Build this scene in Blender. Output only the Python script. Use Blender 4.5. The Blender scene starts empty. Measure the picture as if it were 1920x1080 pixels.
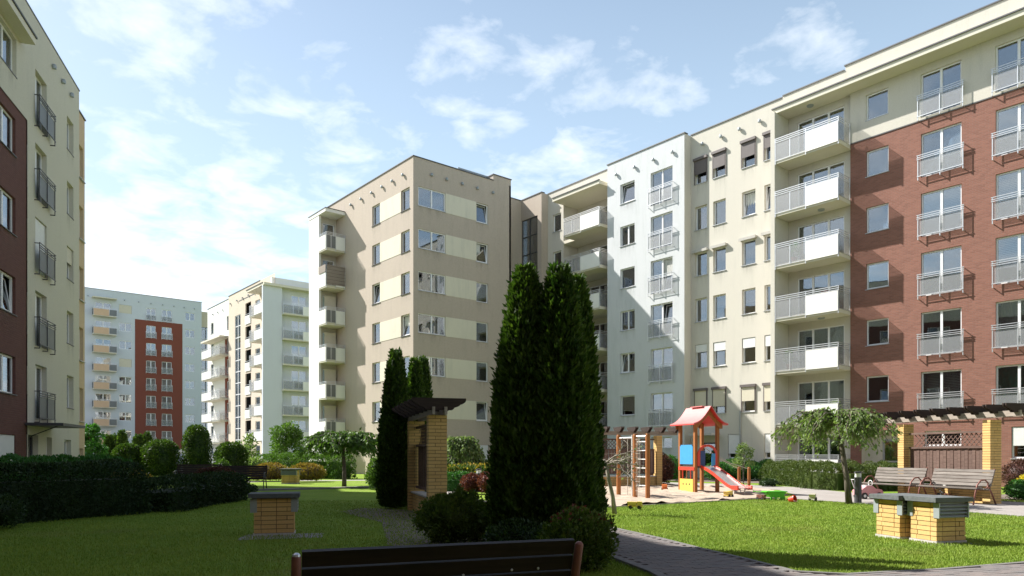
import bpy, math, random
import numpy as np
from mathutils import Vector, Matrix
R = math.radians
SC = bpy.context.scene
COL = SC.collection
random.seed(7)

# ------------------------------------------------------------------ camera
# world: +X runs away to the right (towards the long facade), +Y away to the left, metres, camera over the origin
cam_d = bpy.data.cameras.new('camera')
cam = bpy.data.objects.new('camera', cam_d); COL.objects.link(cam)
cam.location = (0, 0, 1.4)
cam.rotation_euler = (R(90), 0, R(-39.51))
cam_d.sensor_width = 36.0
cam_d.lens = 36.0 * 1352 / 1920
cam_d.shift_y = 313.0 / 1920
cam_d.clip_start = 0.1
cam_d.clip_end = 3000
SC.camera = cam

# ------------------------------------------------------------------ sky, sun, exposure
SUN_AZ = math.atan2(2.06, -1.0)          # direction TO the sun, angle from +X
SUN_EL = R(42.3)
w = bpy.data.worlds.new('World'); SC.world = w; w.use_nodes = True
nt = w.node_tree; nt.nodes.clear()
out = nt.nodes.new('ShaderNodeOutputWorld'); bg = nt.nodes.new('ShaderNodeBackground')
sky = nt.nodes.new('ShaderNodeTexSky'); sky.sky_type = 'NISHITA'; sky.sun_disc = False
sky.sun_elevation = SUN_EL
sky.sun_rotation = math.pi / 2 - SUN_AZ
sky.air_density = 1.0; sky.dust_density = 1.0; sky.ozone_density = .7
bg.inputs['Strength'].default_value = 0.072
def wn(t, **k):
    n = nt.nodes.new(t)
    for a, b in k.items(): setattr(n, a, b)
    return n
def wm(op, a, b=None):
    n = wn('ShaderNodeMath', operation=op)
    for i, v in enumerate((a, b)):
        if v is None: continue
        if isinstance(v, (int, float)): n.inputs[i].default_value = v
        else: nt.links.new(v, n.inputs[i])
    return n.outputs[0]
tc = wn('ShaderNodeTexCoord'); sep = wn('ShaderNodeSeparateXYZ'); nt.links.new(tc.outputs['Generated'], sep.inputs[0])
zc = wm('MAXIMUM', wm('ADD', sep.outputs[2], 0.12), 0.03)
cmb = wn('ShaderNodeCombineXYZ')
nt.links.new(wm('DIVIDE', sep.outputs[0], zc), cmb.inputs[0]); nt.links.new(wm('DIVIDE', sep.outputs[1], zc), cmb.inputs[1])
n1 = wn('ShaderNodeTexNoise'); n1.inputs['Scale'].default_value = 6.2; n1.inputs['Detail'].default_value = 9; n1.inputs['Roughness'].default_value = .56; n1.inputs['Distortion'].default_value = .25
n2 = wn('ShaderNodeTexNoise'); n2.inputs['Scale'].default_value = 1.1; n2.inputs['Detail'].default_value = 2
off = wn('ShaderNodeMapping'); off.inputs['Location'].default_value = (3.1, 1.7, 0.4)
nt.links.new(cmb.outputs[0], off.inputs[0]); nt.links.new(off.outputs[0], n1.inputs['Vector']); nt.links.new(off.outputs[0], n2.inputs['Vector'])
cl = wm('ADD', wm('MULTIPLY', n1.outputs[0], .75), wm('MULTIPLY', n2.outputs[0], .42))
# more cloud low over the roofs, thinning out overhead
lowb = wn('ShaderNodeMapRange'); lowb.inputs['From Min'].default_value = .62; lowb.inputs['From Max'].default_value = .16
lowb.inputs['To Min'].default_value = -.09; lowb.inputs['To Max'].default_value = .10; nt.links.new(sep.outputs[2], lowb.inputs[0])
ramp = wn('ShaderNodeValToRGB'); ramp.color_ramp.elements[0].position = .545; ramp.color_ramp.elements[1].position = .76
nt.links.new(wm('ADD', cl, lowb.outputs[0]), ramp.inputs[0])
# hazy air: the veil thickens towards the horizon all round, clouds float in front of it
veil = wn('ShaderNodeMapRange'); veil.interpolation_type = 'SMOOTHSTEP'
veil.inputs['From Min'].default_value = .95; veil.inputs['From Max'].default_value = .0; veil.inputs['To Min'].default_value = .0; veil.inputs['To Max'].default_value = .72
nt.links.new(sep.outputs[2], veil.inputs[0])
mixv = wn('ShaderNodeMixRGB'); mixv.inputs[2].default_value = (6.2, 8.1, 9.7, 1); nt.links.new(veil.outputs[0], mixv.inputs[0]); nt.links.new(sky.outputs[0], mixv.inputs[1])
mixc = wn('ShaderNodeMixRGB'); mixc.inputs[2].default_value = (9.6, 9.9, 10.2, 1)
nt.links.new(wm('MULTIPLY', ramp.outputs[0], .66), mixc.inputs[0]); nt.links.new(mixv.outputs[0], mixc.inputs[1])
nt.links.new(mixc.outputs[0], bg.inputs[0]); nt.links.new(bg.outputs[0], out.inputs[0])

sl = bpy.data.lights.new('sun', 'SUN'); sl.energy = 5.0; sl.angle = R(.53); sl.color = (1, .965, .91)
so = bpy.data.objects.new('sun', sl); COL.objects.link(so); so.location = (-20, 40, 60)
sd = Vector((math.cos(SUN_AZ) * math.cos(SUN_EL), math.sin(SUN_AZ) * math.cos(SUN_EL), math.sin(SUN_EL)))
so.rotation_euler = sd.to_track_quat('Z', 'Y').to_euler()
SC.view_settings.view_transform = 'Standard'; SC.view_settings.look = 'None'
SC.view_settings.exposure = 1.02; SC.view_settings.gamma = 1.0; SC.view_settings.use_curve_mapping = False
SC.render.engine = 'CYCLES'
SC.cycles.max_bounces = 8; SC.cycles.transparent_max_bounces = 16
SC.cycles.use_denoising = True

# ------------------------------------------------------------------ materials
M = {}
def nodes(m):
    m.use_nodes = True; t = m.node_tree; t.nodes.clear()
    return t
class N:
    """tiny node-graph helper"""
    def __init__(s, name):
        s.m = bpy.data.materials.new(name); s.t = nodes(s.m); s.o = s.new('ShaderNodeOutputMaterial'); M[name] = s.m
    def new(s, t, **k):
        n = s.t.nodes.new(t)
        for a, b in k.items(): setattr(n, a, b)
        return n
    def link(s, a, b): s.t.links.new(a, b)
    def setin(s, n, k, v):
        i = n.inputs[k]
        if hasattr(v, 'is_output') or isinstance(v, bpy.types.NodeSocket): s.link(v, i)
        elif isinstance(v, (tuple, list)) and len(v) == 3 and i.type == 'RGBA': i.default_value = (*v, 1)
        else: i.default_value = v
    def math(s, op, a, b=0.0):
        n = s.new('ShaderNodeMath', operation=op); s.setin(n, 0, a); s.setin(n, 1, b); return n.outputs[0]
    def noise(s, vec, scale, detail=4, rough=.55, dist=0):
        n = s.new('ShaderNodeTexNoise'); s.setin(n, 'Scale', scale); s.setin(n, 'Detail', detail); s.setin(n, 'Roughness', rough); s.setin(n, 'Distortion', dist)
        if vec is not None: s.link(vec, n.inputs['Vector'])
        return n.outputs[0]
    def mapv(s, vec, scale=(1, 1, 1), loc=(0, 0, 0), rot=(0, 0, 0)):
        n = s.new('ShaderNodeMapping'); s.setin(n, 'Scale', scale); s.setin(n, 'Location', loc); s.setin(n, 'Rotation', rot); s.link(vec, n.inputs[0]); return n.outputs[0]
    def pos(s): return s.new('ShaderNodeNewGeometry').outputs['Position']
    def objc(s): return s.new('ShaderNodeTexCoord').outputs['Object']
    def uv(s): return s.new('ShaderNodeTexCoord').outputs['UV']
    def ramp(s, fac, stops):
        n = s.new('ShaderNodeValToRGB'); e = n.color_ramp.elements
        while len(e) < len(stops): e.new(.5)
        for x, (p, c) in zip(e, stops): x.position = p; x.color = (*c, 1)
        s.link(fac, n.inputs[0]); return n.outputs[0]
    def mix(s, f, a, b, mode='MIX'):
        n = s.new('ShaderNodeMixRGB', blend_type=mode); s.setin(n, 0, f); s.setin(n, 1, a); s.setin(n, 2, b); return n.outputs[0]
    def bump(s, h, strength=.3, dist=.01):
        n = s.new('ShaderNodeBump'); s.setin(n, 'Strength', strength); s.setin(n, 'Distance', dist); s.link(h, n.inputs['Height']); return n.outputs[0]
    def bsdf(s, col, rough=.8, metal=0, bump=None, spec=None, **k):
        b = s.new('ShaderNodeBsdfPrincipled'); s.setin(b, 'Base Color', col); s.setin(b, 'Roughness', rough); s.setin(b, 'Metallic', metal)
        if bump is not None: s.link(bump, b.inputs['Normal'])
        if spec is not None: s.setin(b, 'Specular IOR Level', spec)
        for a, v in k.items(): s.setin(b, a, v)
        s.link(b.outputs[0], s.o.inputs[0]); return b

def sc3(c, f): return tuple(min(1, x * f) for x in c)
def plain(name, col, rough=.6, metal=0, var=.12, scale=6, bump=.08, spec=None):
    g = N(name); p = g.objc(); n = g.noise(p, scale, 5)
    g.bsdf(g.ramp(n, [(.25, sc3(col, 1 - var)), (.75, sc3(col, 1 + var))]), rough, metal, g.bump(g.noise(p, scale * 12, 3), bump, .004), spec)
def stucco(name, col, dirt=.25, dcol=(.32, .33, .30)):
    g = N(name); p = g.pos()
    big = g.noise(p, .35, 3); mid = g.noise(g.mapv(p, (2.2, 2.2, .30)), 1.0, 7, .7); fine = g.noise(p, 28, 4)
    c = g.mix(g.math('MULTIPLY', big, .35), col, sc3(col, .86))
    st = g.ramp(mid, [(.52, (0, 0, 0)), (.80, (1, 1, 1))])
    c = g.mix(g.math('MULTIPLY', st, dirt), c, dcol)
    pz = g.noise(g.mapv(p, (.9, .9, .35)), 1.3, 6, .65)
    c = g.mix(g.math('MULTIPLY', g.ramp(pz, [(.55, (0, 0, 0)), (.78, (1, 1, 1))]), dirt * .45), c, dcol)
    c = g.mix(.10, c, g.ramp(fine, [(.3, (0, 0, 0)), (.7, (1, 1, 1))]), 'OVERLAY')
    g.bsdf(c, .92, 0, g.bump(fine, .25, .006), .2)
stucco('cream', (.60, .568, .495), .28)
stucco('white_render', (.61, .622, .632), .50, (.36, .40, .38))
stucco('white_clean', (.80, .79, .76), .12)
stucco('beige', (.485, .415, .345), .32, (.30, .26, .22))
stucco('pale_band', (.70, .66, .535), .34)
stucco('grey_cream', (.60, .568, .47), .18)
stucco('tan', (.62, .47, .31), .12)
stucco('far_tan', (.62, .53, .43), .2)
stucco('far_white', (.60, .63, .67), .12)
stucco('far_red', (.23, .075, .052), .08, (.2, .07, .05))
stucco('soffit', (.68, .64, .53), .10)
stucco('concrete', (.50, .48, .44), .4, (.2, .2, .18))
def bricktex(name, c1, c2, mortar, bw=.25, rh=.077, ms=.012, bump=.5):
    g = N(name); u = g.uv()
    b = g.new('ShaderNodeTexBrick'); g.link(u, b.inputs['Vector'])
    for k, v in (('Scale', 1.0), ('Mortar Size', ms), ('Brick Width', bw), ('Row Height', rh), ('Mortar Smooth', .3), ('Bias', 0.0)): g.setin(b, k, v)
    g.setin(b, 'Color1', c1); g.setin(b, 'Color2', c2); g.setin(b, 'Mortar', mortar)
    big = g.noise(g.pos(), .8, 4); sm = g.noise(g.mapv(u, (4, 13, 1)), 1, 2)
    c = g.mix(.35, b.outputs[0], g.ramp(sm, [(.3, sc3(c1, .55)), (.7, sc3(c2, 1.25))]))
    c = g.mix(g.math('MULTIPLY', big, .4), c, sc3(c1, .8))
    g.bsdf(c, .85, 0, g.bump(g.math('SUBTRACT', 1.0, b.outputs['Fac']), bump, .012), .25)
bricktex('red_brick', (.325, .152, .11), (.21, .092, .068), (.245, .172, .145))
bricktex('shaded_brick', (.175, .075, .06), (.13, .055, .045), (.12, .085, .075))  # same brick as the red block, its colour darkened for shade
bricktex('yellow_brick_small', (.66, .45, .19), (.58, .38, .15), (.16, .12, .08))
def rndobj(name, c1, c2, rough, bumps=60, bstr=.25):
    g = N(name); r = g.new('ShaderNodeObjectInfo').outputs['Random']; p = g.pos()
    c = g.mix(r, c1, c2); c = g.mix(.25, c, g.ramp(g.noise(p, 30, 4), [(.3, sc3(c1, .6)), (.7, sc3(c2, 1.2))]))
    g.bsdf(c, rough, 0, g.bump(g.noise(p, bumps, 4), bstr, .006), .3)
rndobj('yellow_brick', (.68, .455, .185), (.56, .36, .135), .8)
rndobj('paver', (.215, .18, .165), (.17, .16, .155), .9)
g = N('paver_joined'); p_ = g.pos(); r_ = g.new('ShaderNodeNewGeometry').outputs['Random Per Island']
g.bsdf(g.mix(r_, (.215, .18, .165), (.17, .16, .155)), .9, 0, g.bump(g.noise(p_, 60, 4), .25, .006), .3)
plain('mortar', (.13, .095, .06), .95)
plain('white_frame', (.80, .80, .80), .35, 0, .03, 4, .02)
plain('grey_metal', (.42, .43, .44), .45, .35, .08)
plain('steel', (.62, .63, .64), .38, .6, .06)
plain('dark_metal', (.075, .075, .08), .5, .2)
plain('zinc', (.33, .36, .37), .5, .3, .08)
plain('coping', (.10, .10, .105), .55, .2)
plain('felt', (.115, .125, .125), .95, 0, .25, 14, .5)
plain('shutter_beige', (.62, .57, .45), .6, 0, .04)
plain('shutter_brown', (.12, .10, .095), .6, 0, .06)
plain('shutter_white', (.74, .74, .72), .55, 0, .04)
plain('panel_white', (.80, .79, .74), .5, 0, .05, 2)
plain('panel_orange', (.60, .41, .26), .6, 0, .06, 2)
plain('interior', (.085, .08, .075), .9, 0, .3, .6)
plain('curtain', (.62, .62, .58), .9, 0, .10, 9)
plain('curtain_green', (.08, .36, .24), .9, 0, .10, 9)
plain('asphalt', (.16, .15, .145), .95, 0, .2, 3, .4)
plain('kerb', (.17, .16, .15), .9, 0, .18, 5, .3)
plain('mulch', (.17, .135, .11), 1, 0, .35, 9, .9)
plain('gravel', (.30, .28, .26), 1, 0, .4, 24, .9)
plain('red_plastic', (.66, .055, .03), .38, 0, .06)
plain('roof_underglow', (.60, .04, .035), .5, 0, .08, 3)  # light coming through the roof, put into the underside colour
plain('red_roof', (.62, .22, .21), .42, 0, .08, 3)
plain('blue_plastic', (.055, .30, .62), .4, 0, .06)
plain('navy_plastic', (.03, .06, .19), .4, 0, .06)
plain('yellow_plastic', (.72, .53, .10), .45, 0, .08)
plain('green_plastic', (.10, .52, .03), .4, 0, .06)
plain('pink_plastic', (.72, .34, .36), .4, 0, .05)
plain('white_plastic', (.78, .78, .76), .4, 0, .05)
plain('orange_plastic', (.70, .20, .05), .45, 0, .08)
plain('slide_steel', (.66, .62, .62), .32, .75, .08, 5)
plain('rope', (.52, .48, .42), .9, 0, .2, 30, .4)
plain('rubber', (.03, .03, .03), .7)
plain('bench_iron', (.20, .075, .055), .55, .1, .2, 12)
plain('car_paint', (.30, .34, .40), .25, .4, .02)
plain('soil', (.12, .09, .065), 1, 0, .3, 8, .7)
def wood(name, c1, c2, rough=.75, sc=(2, 26, 26)):
    g = N(name); p = g.objc(); r = g.new('ShaderNodeObjectInfo').outputs['Random']
    v = g.new('ShaderNodeVectorMath', operation='ADD'); g.link(g.mapv(p, sc), v.inputs[0])
    cr = g.new('ShaderNodeCombineXYZ'); g.link(g.math('MULTIPLY', r, 40.0), cr.inputs[0]); g.link(cr.outputs[0], v.inputs[1])
    n = g.noise(v.outputs[0], 1, 5, .6, .6)
    c = g.ramp(n, [(.28, c1), (.72, c2)]); c = g.mix(g.math('MULTIPLY', r, .35), c, sc3(c1, .75))
    g.bsdf(c, rough, 0, g.bump(n, .35, .006), .25)
wood('grey_wood', (.11, .093, .08), (.28, .25, .22))
wood('dark_wood', (.028, .018, .015), (.06, .04, .032))
wood('fence_wood', (.095, .058, .046), (.185, .12, .095))
wood('fore_wood', (.014, .009, .008), (.042, .025, .020), .55)
wood('beam_wood', (.24, .20, .165), (.38, .33, .28))
wood('post_wood', (.26, .095, .028), (.44, .18, .06), .6, (26, 26, 2))
# thin glass: mirror by fresnel over clear, and perforated sheet metal
g = N('glass'); fr = g.new('ShaderNodeFresnel'); fr.inputs[0].default_value = 2.15
tr = g.new('ShaderNodeBsdfTransparent'); tr.inputs[0].default_value = (.74, .78, .78, 1)
gl = g.new('ShaderNodeBsdfGlossy'); gl.inputs['Roughness'].default_value = .015; gl.inputs[0].default_value = (.93, .96, 1, 1)
bn = g.bump(g.noise(g.pos(), 1.1, 2), .035, .02); g.link(bn, gl.inputs['Normal'])
mx = g.new('ShaderNodeMixShader'); g.link(g.math('ADD', g.math('MULTIPLY', fr.outputs[0], .85), .09), mx.inputs[0]); g.link(tr.outputs[0], mx.inputs[1]); g.link(gl.outputs[0], mx.inputs[2]); g.link(mx.outputs[0], g.o.inputs[0])
g = N('perforated'); tr = g.new('ShaderNodeBsdfTransparent'); b = g.bsdf((.40, .41, .42), .5, .3)
mx = g.new('ShaderNodeMixShader'); mx.inputs[0].default_value = .36; g.link(tr.outputs[0], mx.inputs[1]); g.link(b.outputs[0], mx.inputs[2]); g.link(mx.outputs[0], g.o.inputs[0])
g = N('perforated_dark'); tr = g.new('ShaderNodeBsdfTransparent'); b = g.bsdf((.20, .21, .21), .5, .3)
mx = g.new('ShaderNodeMixShader'); mx.inputs[0].default_value = .70; g.link(tr.outputs[0], mx.inputs[1]); g.link(b.outputs[0], mx.inputs[2]); g.link(mx.outputs[0], g.o.inputs[0])
g = N('rain_streak'); u_ = g.uv(); sx = g.new('ShaderNodeSeparateXYZ'); g.link(u_, sx.inputs[0])
wp = g.new('ShaderNodeVectorMath', operation='ADD'); g.link(g.mapv(u_, (7, .5, 1)), wp.inputs[0]); cr = g.new('ShaderNodeCombineXYZ'); g.link(g.math('MULTIPLY', g.new('ShaderNodeObjectInfo').outputs['Random'], 50.0), cr.inputs[0]); g.link(cr.outputs[0], wp.inputs[1])
nz = g.ramp(g.noise(wp.outputs[0], 1.0, 5, .6), [(.40, (0, 0, 0)), (.75, (1, 1, 1))])
fade = g.math('MULTIPLY', sx.outputs[1], sx.outputs[1]); edge = g.math('MINIMUM', g.math('MULTIPLY', g.math('MULTIPLY', sx.outputs[0], g.math('SUBTRACT', 1.0, sx.outputs[0])), 9.0), 1.0)
tr = g.new('ShaderNodeBsdfTransparent'); b = g.bsdf((.22, .22, .19), .95, spec=.1); mx = g.new('ShaderNodeMixShader'); g.link(g.math('MULTIPLY', g.math('MULTIPLY', g.math('MULTIPLY', nz, fade), edge), .34), mx.inputs[0]); g.link(tr.outputs[0], mx.inputs[1]); g.link(b.outputs[0], mx.inputs[2]); g.link(mx.outputs[0], g.o.inputs[0])
def foliage(name, c1, c2, c3=None, trans=.30, rough=.55):
    g = N(name); a = g.new('ShaderNodeAttribute', attribute_name='rnd').outputs['Fac']
    c = g.ramp(a, [(0, c1), (.6, c2), (1, c3 or c2)])
    c = g.mix(.35, c, g.ramp(g.noise(g.pos(), 2.2, 3), [(.3, c1), (.7, c3 or c2)]))
    b = g.bsdf(c, rough, spec=.35)
    t = g.new('ShaderNodeBsdfTranslucent'); g.link(g.mix(1, c, (1.0, 1.15, .5), 'MULTIPLY'), t.inputs[0])
    mx = g.new('ShaderNodeMixShader'); mx.inputs[0].default_value = trans; g.link(b.outputs[0], mx.inputs[1]); g.link(t.outputs[0], mx.inputs[2]); g.link(mx.outputs[0], g.o.inputs[0])
foliage('thuja', (.018, .048, .009), (.046, .10, .015), (.125, .19, .03), .32)
foliage('yew', (.015, .036, .012), (.028, .062, .016), (.05, .10, .02), .15)
foliage('box_leaf', (.05, .085, .015), (.09, .13, .025), (.17, .20, .04), .25)
foliage('green_leaf', (.05, .11, .02), (.09, .17, .03), (.16, .25, .06), .35)
foliage('pale_leaf', (.08, .14, .035), (.16, .24, .07), (.32, .38, .17), .4)
foliage('ground_leaf', (.035, .11, .02), (.05, .17, .03), (.09, .25, .05), .3)
foliage('spirea', (.045, .085, .014), (.085, .15, .024), (.17, .21, .04), .3)
foliage('gold_leaf', (.17, .14, .025), (.30, .24, .045), (.38, .20, .06), .3)
foliage('yellow_flower', (.45, .36, .02), (.70, .55, .03), (.75, .62, .08), .3)
foliage('orange_flower', (.35, .22, .03), (.58, .36, .06), (.55, .42, .10), .3)
foliage('barberry', (.085, .022, .022), (.15, .04, .035), (.24, .075, .06), .3)
foliage('dull_red', (.05, .02, .018), (.09, .035, .028), (.14, .06, .04), .25)
g = N('grass'); a = g.new('ShaderNodeAttribute', attribute_name='rnd').outputs['Fac']
c = g.ramp(a, [(0, (.15, .25, .025)), (.6, (.24, .35, .045)), (1, (.36, .43, .10))])
c = g.mix(.45, c, g.ramp(g.noise(g.pos(), .9, 4), [(.3, (.15, .26, .028)), (.7, (.31, .38, .055))]))
c = g.mix(g.math('MULTIPLY', g.ramp(g.noise(g.pos(), .38, 7, .72), [(.54, (0, 0, 0)), (.70, (1, 1, 1))]), .5), c, (.27, .25, .10))
b = g.bsdf(c, .6, spec=.3); t = g.new('ShaderNodeBsdfTranslucent'); g.link(c, t.inputs[0]); mx = g.new('ShaderNodeMixShader'); mx.inputs[0].default_value = .3
g.link(b.outputs[0], mx.inputs[1]); g.link(t.outputs[0], mx.inputs[2]); g.link(mx.outputs[0], g.o.inputs[0])
g = N('lawn'); p = g.pos()
c = g.ramp(g.noise(p, .55, 6, .65), [(.3, (.13, .225, .022)), (.5, (.19, .29, .035)), (.72, (.26, .33, .05))])
c = g.mix(.45, c, g.ramp(g.noise(g.mapv(p, (1, 1, 1)), 26, 4, .7), [(.25, (.09, .17, .015)), (.75, (.28, .36, .06))]))
c = g.mix(g.math('MULTIPLY', g.ramp(g.noise(p, .38, 7, .72), [(.54, (0, 0, 0)), (.70, (1, 1, 1))]), .55), c, (.25, .235, .09))
c = g.mix(g.math('MULTIPLY', g.ramp(g.noise(g.mapv(p, loc=(7, 3, 0)), 1.7, 5, .7), [(.56, (0, 0, 0)), (.68, (1, 1, 1))]), .4), c, (.05, .13, .016))
g.bsdf(c, .95, 0, g.bump(g.noise(p, 38, 4, .7), .8, .03), .1)
g = N('sand'); p = g.pos()
c = g.ramp(g.noise(p, 1.3, 6, .65), [(.3, (.34, .265, .20)), (.7, (.50, .41, .32))])
c = g.mix(.3, c, g.ramp(g.noise(p, 18, 4), [(.3, (.30, .23, .17)), (.7, (.62, .53, .43))]))
g.bsdf(c, 1, 0, g.bump(g.noise(p, 22, 5), .7, .02), .1)
g = N('path_stone'); p = g.pos()
bt = g.new('ShaderNodeTexBrick'); g.link(g.mapv(p, rot=(0, 0, R(24.6))), bt.inputs['Vector'])
for k, v in (('Scale', 1.0), ('Mortar Size', .006), ('Brick Width', .2), ('Row Height', .1), ('Color1', (.36, .33, .30, 1)), ('Color2', (.30, .28, .26, 1)), ('Mortar', (.2, .18, .16, 1))): g.setin(bt, k, v)
c = g.mix(.5, bt.outputs[0], g.ramp(g.noise(p, .9, 5), [(.3, (.28, .25, .23)), (.7, (.40, .37, .34))]))
g.bsdf(c, .95, 0, g.bump(g.noise(p, 30, 3), .3, .01), .2)
g = N('bark'); p = g.objc(); n = g.noise(g.mapv(p, (14, 14, 3)), 1, 5, .6)
g.bsdf(g.ramp(n, [(.3, (.055, .045, .035)), (.7, (.17, .145, .115))]), .95, 0, g.bump(n, .8, .02), .2)
g = N('pale_bark'); p = g.objc(); n = g.noise(g.mapv(p, (14, 14, 5)), 1, 5, .6)
g.bsdf(g.ramp(n, [(.3, (.16, .14, .11)), (.7, (.40, .36, .30))]), .95, 0, g.bump(n, .8, .02), .2)

# ------------------------------------------------------------------ mesh helpers
class MB:
    def __init__(s): s.v = []; s.f = []; s.uv = []
    def quad(s, a, b, c, d, uv=None):
        i = len(s.v); s.v += [a, b, c, d]; s.f.append((i, i + 1, i + 2, i + 3)); s.uv += uv or [(0, 0)] * 4
    def box(s, x0, x1, y0, y1, z0, z1, m=None):
        P = [(x0, y0, z0), (x1, y0, z0), (x1, y1, z0), (x0, y1, z0), (x0, y0, z1), (x1, y0, z1), (x1, y1, z1), (x0, y1, z1)]
        if m is not None: P = [tuple(m @ Vector(p)) for p in P]
        i = len(s.v); s.v += P
        for q, ax in (((0, 3, 2, 1), 'z'), ((4, 5, 6, 7), 'z'), ((0, 1, 5, 4), 'y'), ((1, 2, 6, 5), 'x'), ((2, 3, 7, 6), 'y'), ((3, 0, 4, 7), 'x')):
            s.f.append(tuple(i + k for k in q))
            for k in q:
                p = P[k]; s.uv.append((p[0], p[2]) if ax == 'y' else (p[1], p[2]) if ax == 'x' else (p[0], p[1]))
        return s
    def prism(s, poly, y0, y1):
        """poly in (x,z), extruded along y"""
        n = len(poly); i = len(s.v)
        s.v += [(x, y0, z) for x, z in poly] + [(x, y1, z) for x, z in poly]
        s.f.append(tuple(range(i, i + n))); s.uv += [(x, z) for x, z in poly]
        s.f.append(tuple(range(i + 2 * n - 1, i + n - 1, -1))); s.uv += [(x, z) for x, z in reversed(poly)]
        for k in range(n):
            l = (k + 1) % n; s.f.append((i + l, i + k, i + n + k, i + n + l)); s.uv += [(0, 0)] * 4
        return s
    def tube(s, pts, rad, n=8, cap=True):
        pts = [Vector(p) for p in pts]; rr = rad if isinstance(rad, (list, tuple)) else [rad] * len(pts)
        base = len(s.v); pv = None
        for k, p in enumerate(pts):
            d = (pts[min(k + 1, len(pts) - 1)] - pts[max(k - 1, 0)]).normalized()
            if pv is None: pv = d.orthogonal().normalized()
            a = (pv - d * pv.dot(d)); a = a.normalized() if a.length > 1e-5 else d.orthogonal().normalized(); pv = a; b = d.cross(a)
            for j in range(n):
                t = 2 * math.pi * j / n; s.v.append(tuple(p + (a * math.cos(t) + b * math.sin(t)) * rr[k]))
        for k in range(len(pts) - 1):
            for j in range(n):
                s.f.append((base + k * n + j, base + k * n + (j + 1) % n, base + (k + 1) * n + (j + 1) % n, base + (k + 1) * n + j)); s.uv += [(0, 0)] * 4
        if cap:
            s.f.append(tuple(base + j for j in reversed(range(n)))); s.uv += [(0, 0)] * n
            e = base + (len(pts) - 1) * n; s.f.append(tuple(e + j for j in range(n))); s.uv += [(0, 0)] * n
        return s
    def lathe(s, prof, n=16, cx=0, cy=0, sx=1, sy=1):
        b = len(s.v)
        for r, z in prof:
            for j in range(n): t = 2 * math.pi * j / n; s.v.append((cx + r * math.cos(t) * sx, cy + r * math.sin(t) * sy, z))
        for k in range(len(prof) - 1):
            for j in range(n):
                s.f.append((b + k * n + j, b + k * n + (j + 1) % n, b + (k + 1) * n + (j + 1) % n, b + (k + 1) * n + j)); s.uv += [(0, 0)] * 4
        s.f.append(tuple(b + j for j in reversed(range(n)))); s.uv += [(0, 0)] * n
        e = b + (len(prof) - 1) * n; s.f.append(tuple(e + j for j in range(n))); s.uv += [(0, 0)] * n
        return s
    def mesh(s, name, mat, smooth=False):
        me = bpy.data.meshes.new(name); me.from_pydata(s.v, [], s.f)
        ul = me.uv_layers.new(name='UVMap'); ul.data.foreach_set('uv', np.array(s.uv, dtype=np.float32).ravel())
        me.materials.append(M[mat])
        if smooth: me.polygons.foreach_set('use_smooth', [True] * len(me.polygons))
        me.update(); return me

def obj(name, me, parent=None, mat4=None, **props):
    o = bpy.data.objects.new(name, me); COL.objects.link(o)
    if parent is not None: o.parent = parent
    if mat4 is not None: o.matrix_basis = mat4
    for k, v in props.items(): o[k] = v
    return o
def thing(name, label, cat, loc=(0, 0, 0), rz=0, group=None):
    o = bpy.data.objects.new(name, None); COL.objects.link(o); o.location = loc; o.rotation_euler = (0, 0, rz); o.empty_display_size = .2
    o['label'] = label; o['category'] = cat
    if group: o['group'] = group
    return o
def tag(o, label, cat, group=None):
    o['label'] = label; o['category'] = cat
    if group: o['group'] = group
    return o
def part(name, mb, mat, parent, mat4=None, smooth=False): return obj(name, mb.mesh(name, mat, smooth), parent, mat4)
def T(x, y, z=0): return Matrix.Translation((x, y, z))
def RZ(a): return Matrix.Rotation(a, 4, 'Z')
def RX(a): return Matrix.Rotation(a, 4, 'X')
def RY(a): return Matrix.Rotation(a, 4, 'Y')
CACHE = {}
def cached(key, fn):
    if key not in CACHE: CACHE[key] = fn()
    return CACHE[key]

# ------------------------------------------------------------------ facade helpers
class Fac:
    """a facade plane: s runs left to right seen from outside, -y is outwards, z up"""
    def __init__(s, root, ox, oy, rot): s.root = root; s.m = T(ox - root.location.x, oy - root.location.y) @ RZ(rot)
    def at(s, x, y=0, z=0): return s.m @ T(x, y, z)
def wall(F, s0, s1, z0, z1, holes, mat, o=0.0, rev=.16, name='wall'):
    hs = [h for h in holes if h[0] < s1 and h[1] > s0 and h[2] < z1 and h[3] > z0]
    xs = sorted({s0, s1} | {min(max(v, s0), s1) for h in hs for v in h[:2]}); zs = sorted({z0, z1} | {min(max(v, z0), z1) for h in hs for v in h[2:4]})
    b = MB()
    def inh(x, z): return any(h[0] < x < h[1] and h[2] < z < h[3] for h in hs)
    for i in range(len(xs) - 1):
        for j in range(len(zs) - 1):
            x0, x1, a, c = xs[i], xs[i + 1], zs[j], zs[j + 1]
            if x1 - x0 < 1e-6 or c - a < 1e-6 or inh((x0 + x1) / 2, (a + c) / 2): continue
            b.quad((x0, o, a), (x1, o, a), (x1, o, c), (x0, o, c), [(x0, a), (x1, a), (x1, c), (x0, c)])
    for h in hs:
        x0, x1, a, c = max(h[0], s0), min(h[1], s1), max(h[2], z0), min(h[3], z1); q = o + rev
        b.quad((x0, o, a), (x0, o, c), (x0, q, c), (x0, q, a), [(x0, a), (x0, c), (x0 + rev, c), (x0 + rev, a)])
        b.quad((x1, o, c), (x1, o, a), (x1, q, a), (x1, q, c), [(x1, c), (x1, a), (x1 - rev, a), (x1 - rev, c)])
        b.quad((x0, o, c), (x1, o, c), (x1, q, c), (x0, q, c), [(x0, c), (x1, c), (x1, c + rev), (x0, c + rev)])
        b.quad((x1, o, a), (x0, o, a), (x0, q, a), (x1, q, a), [(x1, a), (x0, a), (x0, a - rev), (x1, a - rev)])
    return part(name, b, mat, F.root, F.m)
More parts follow.
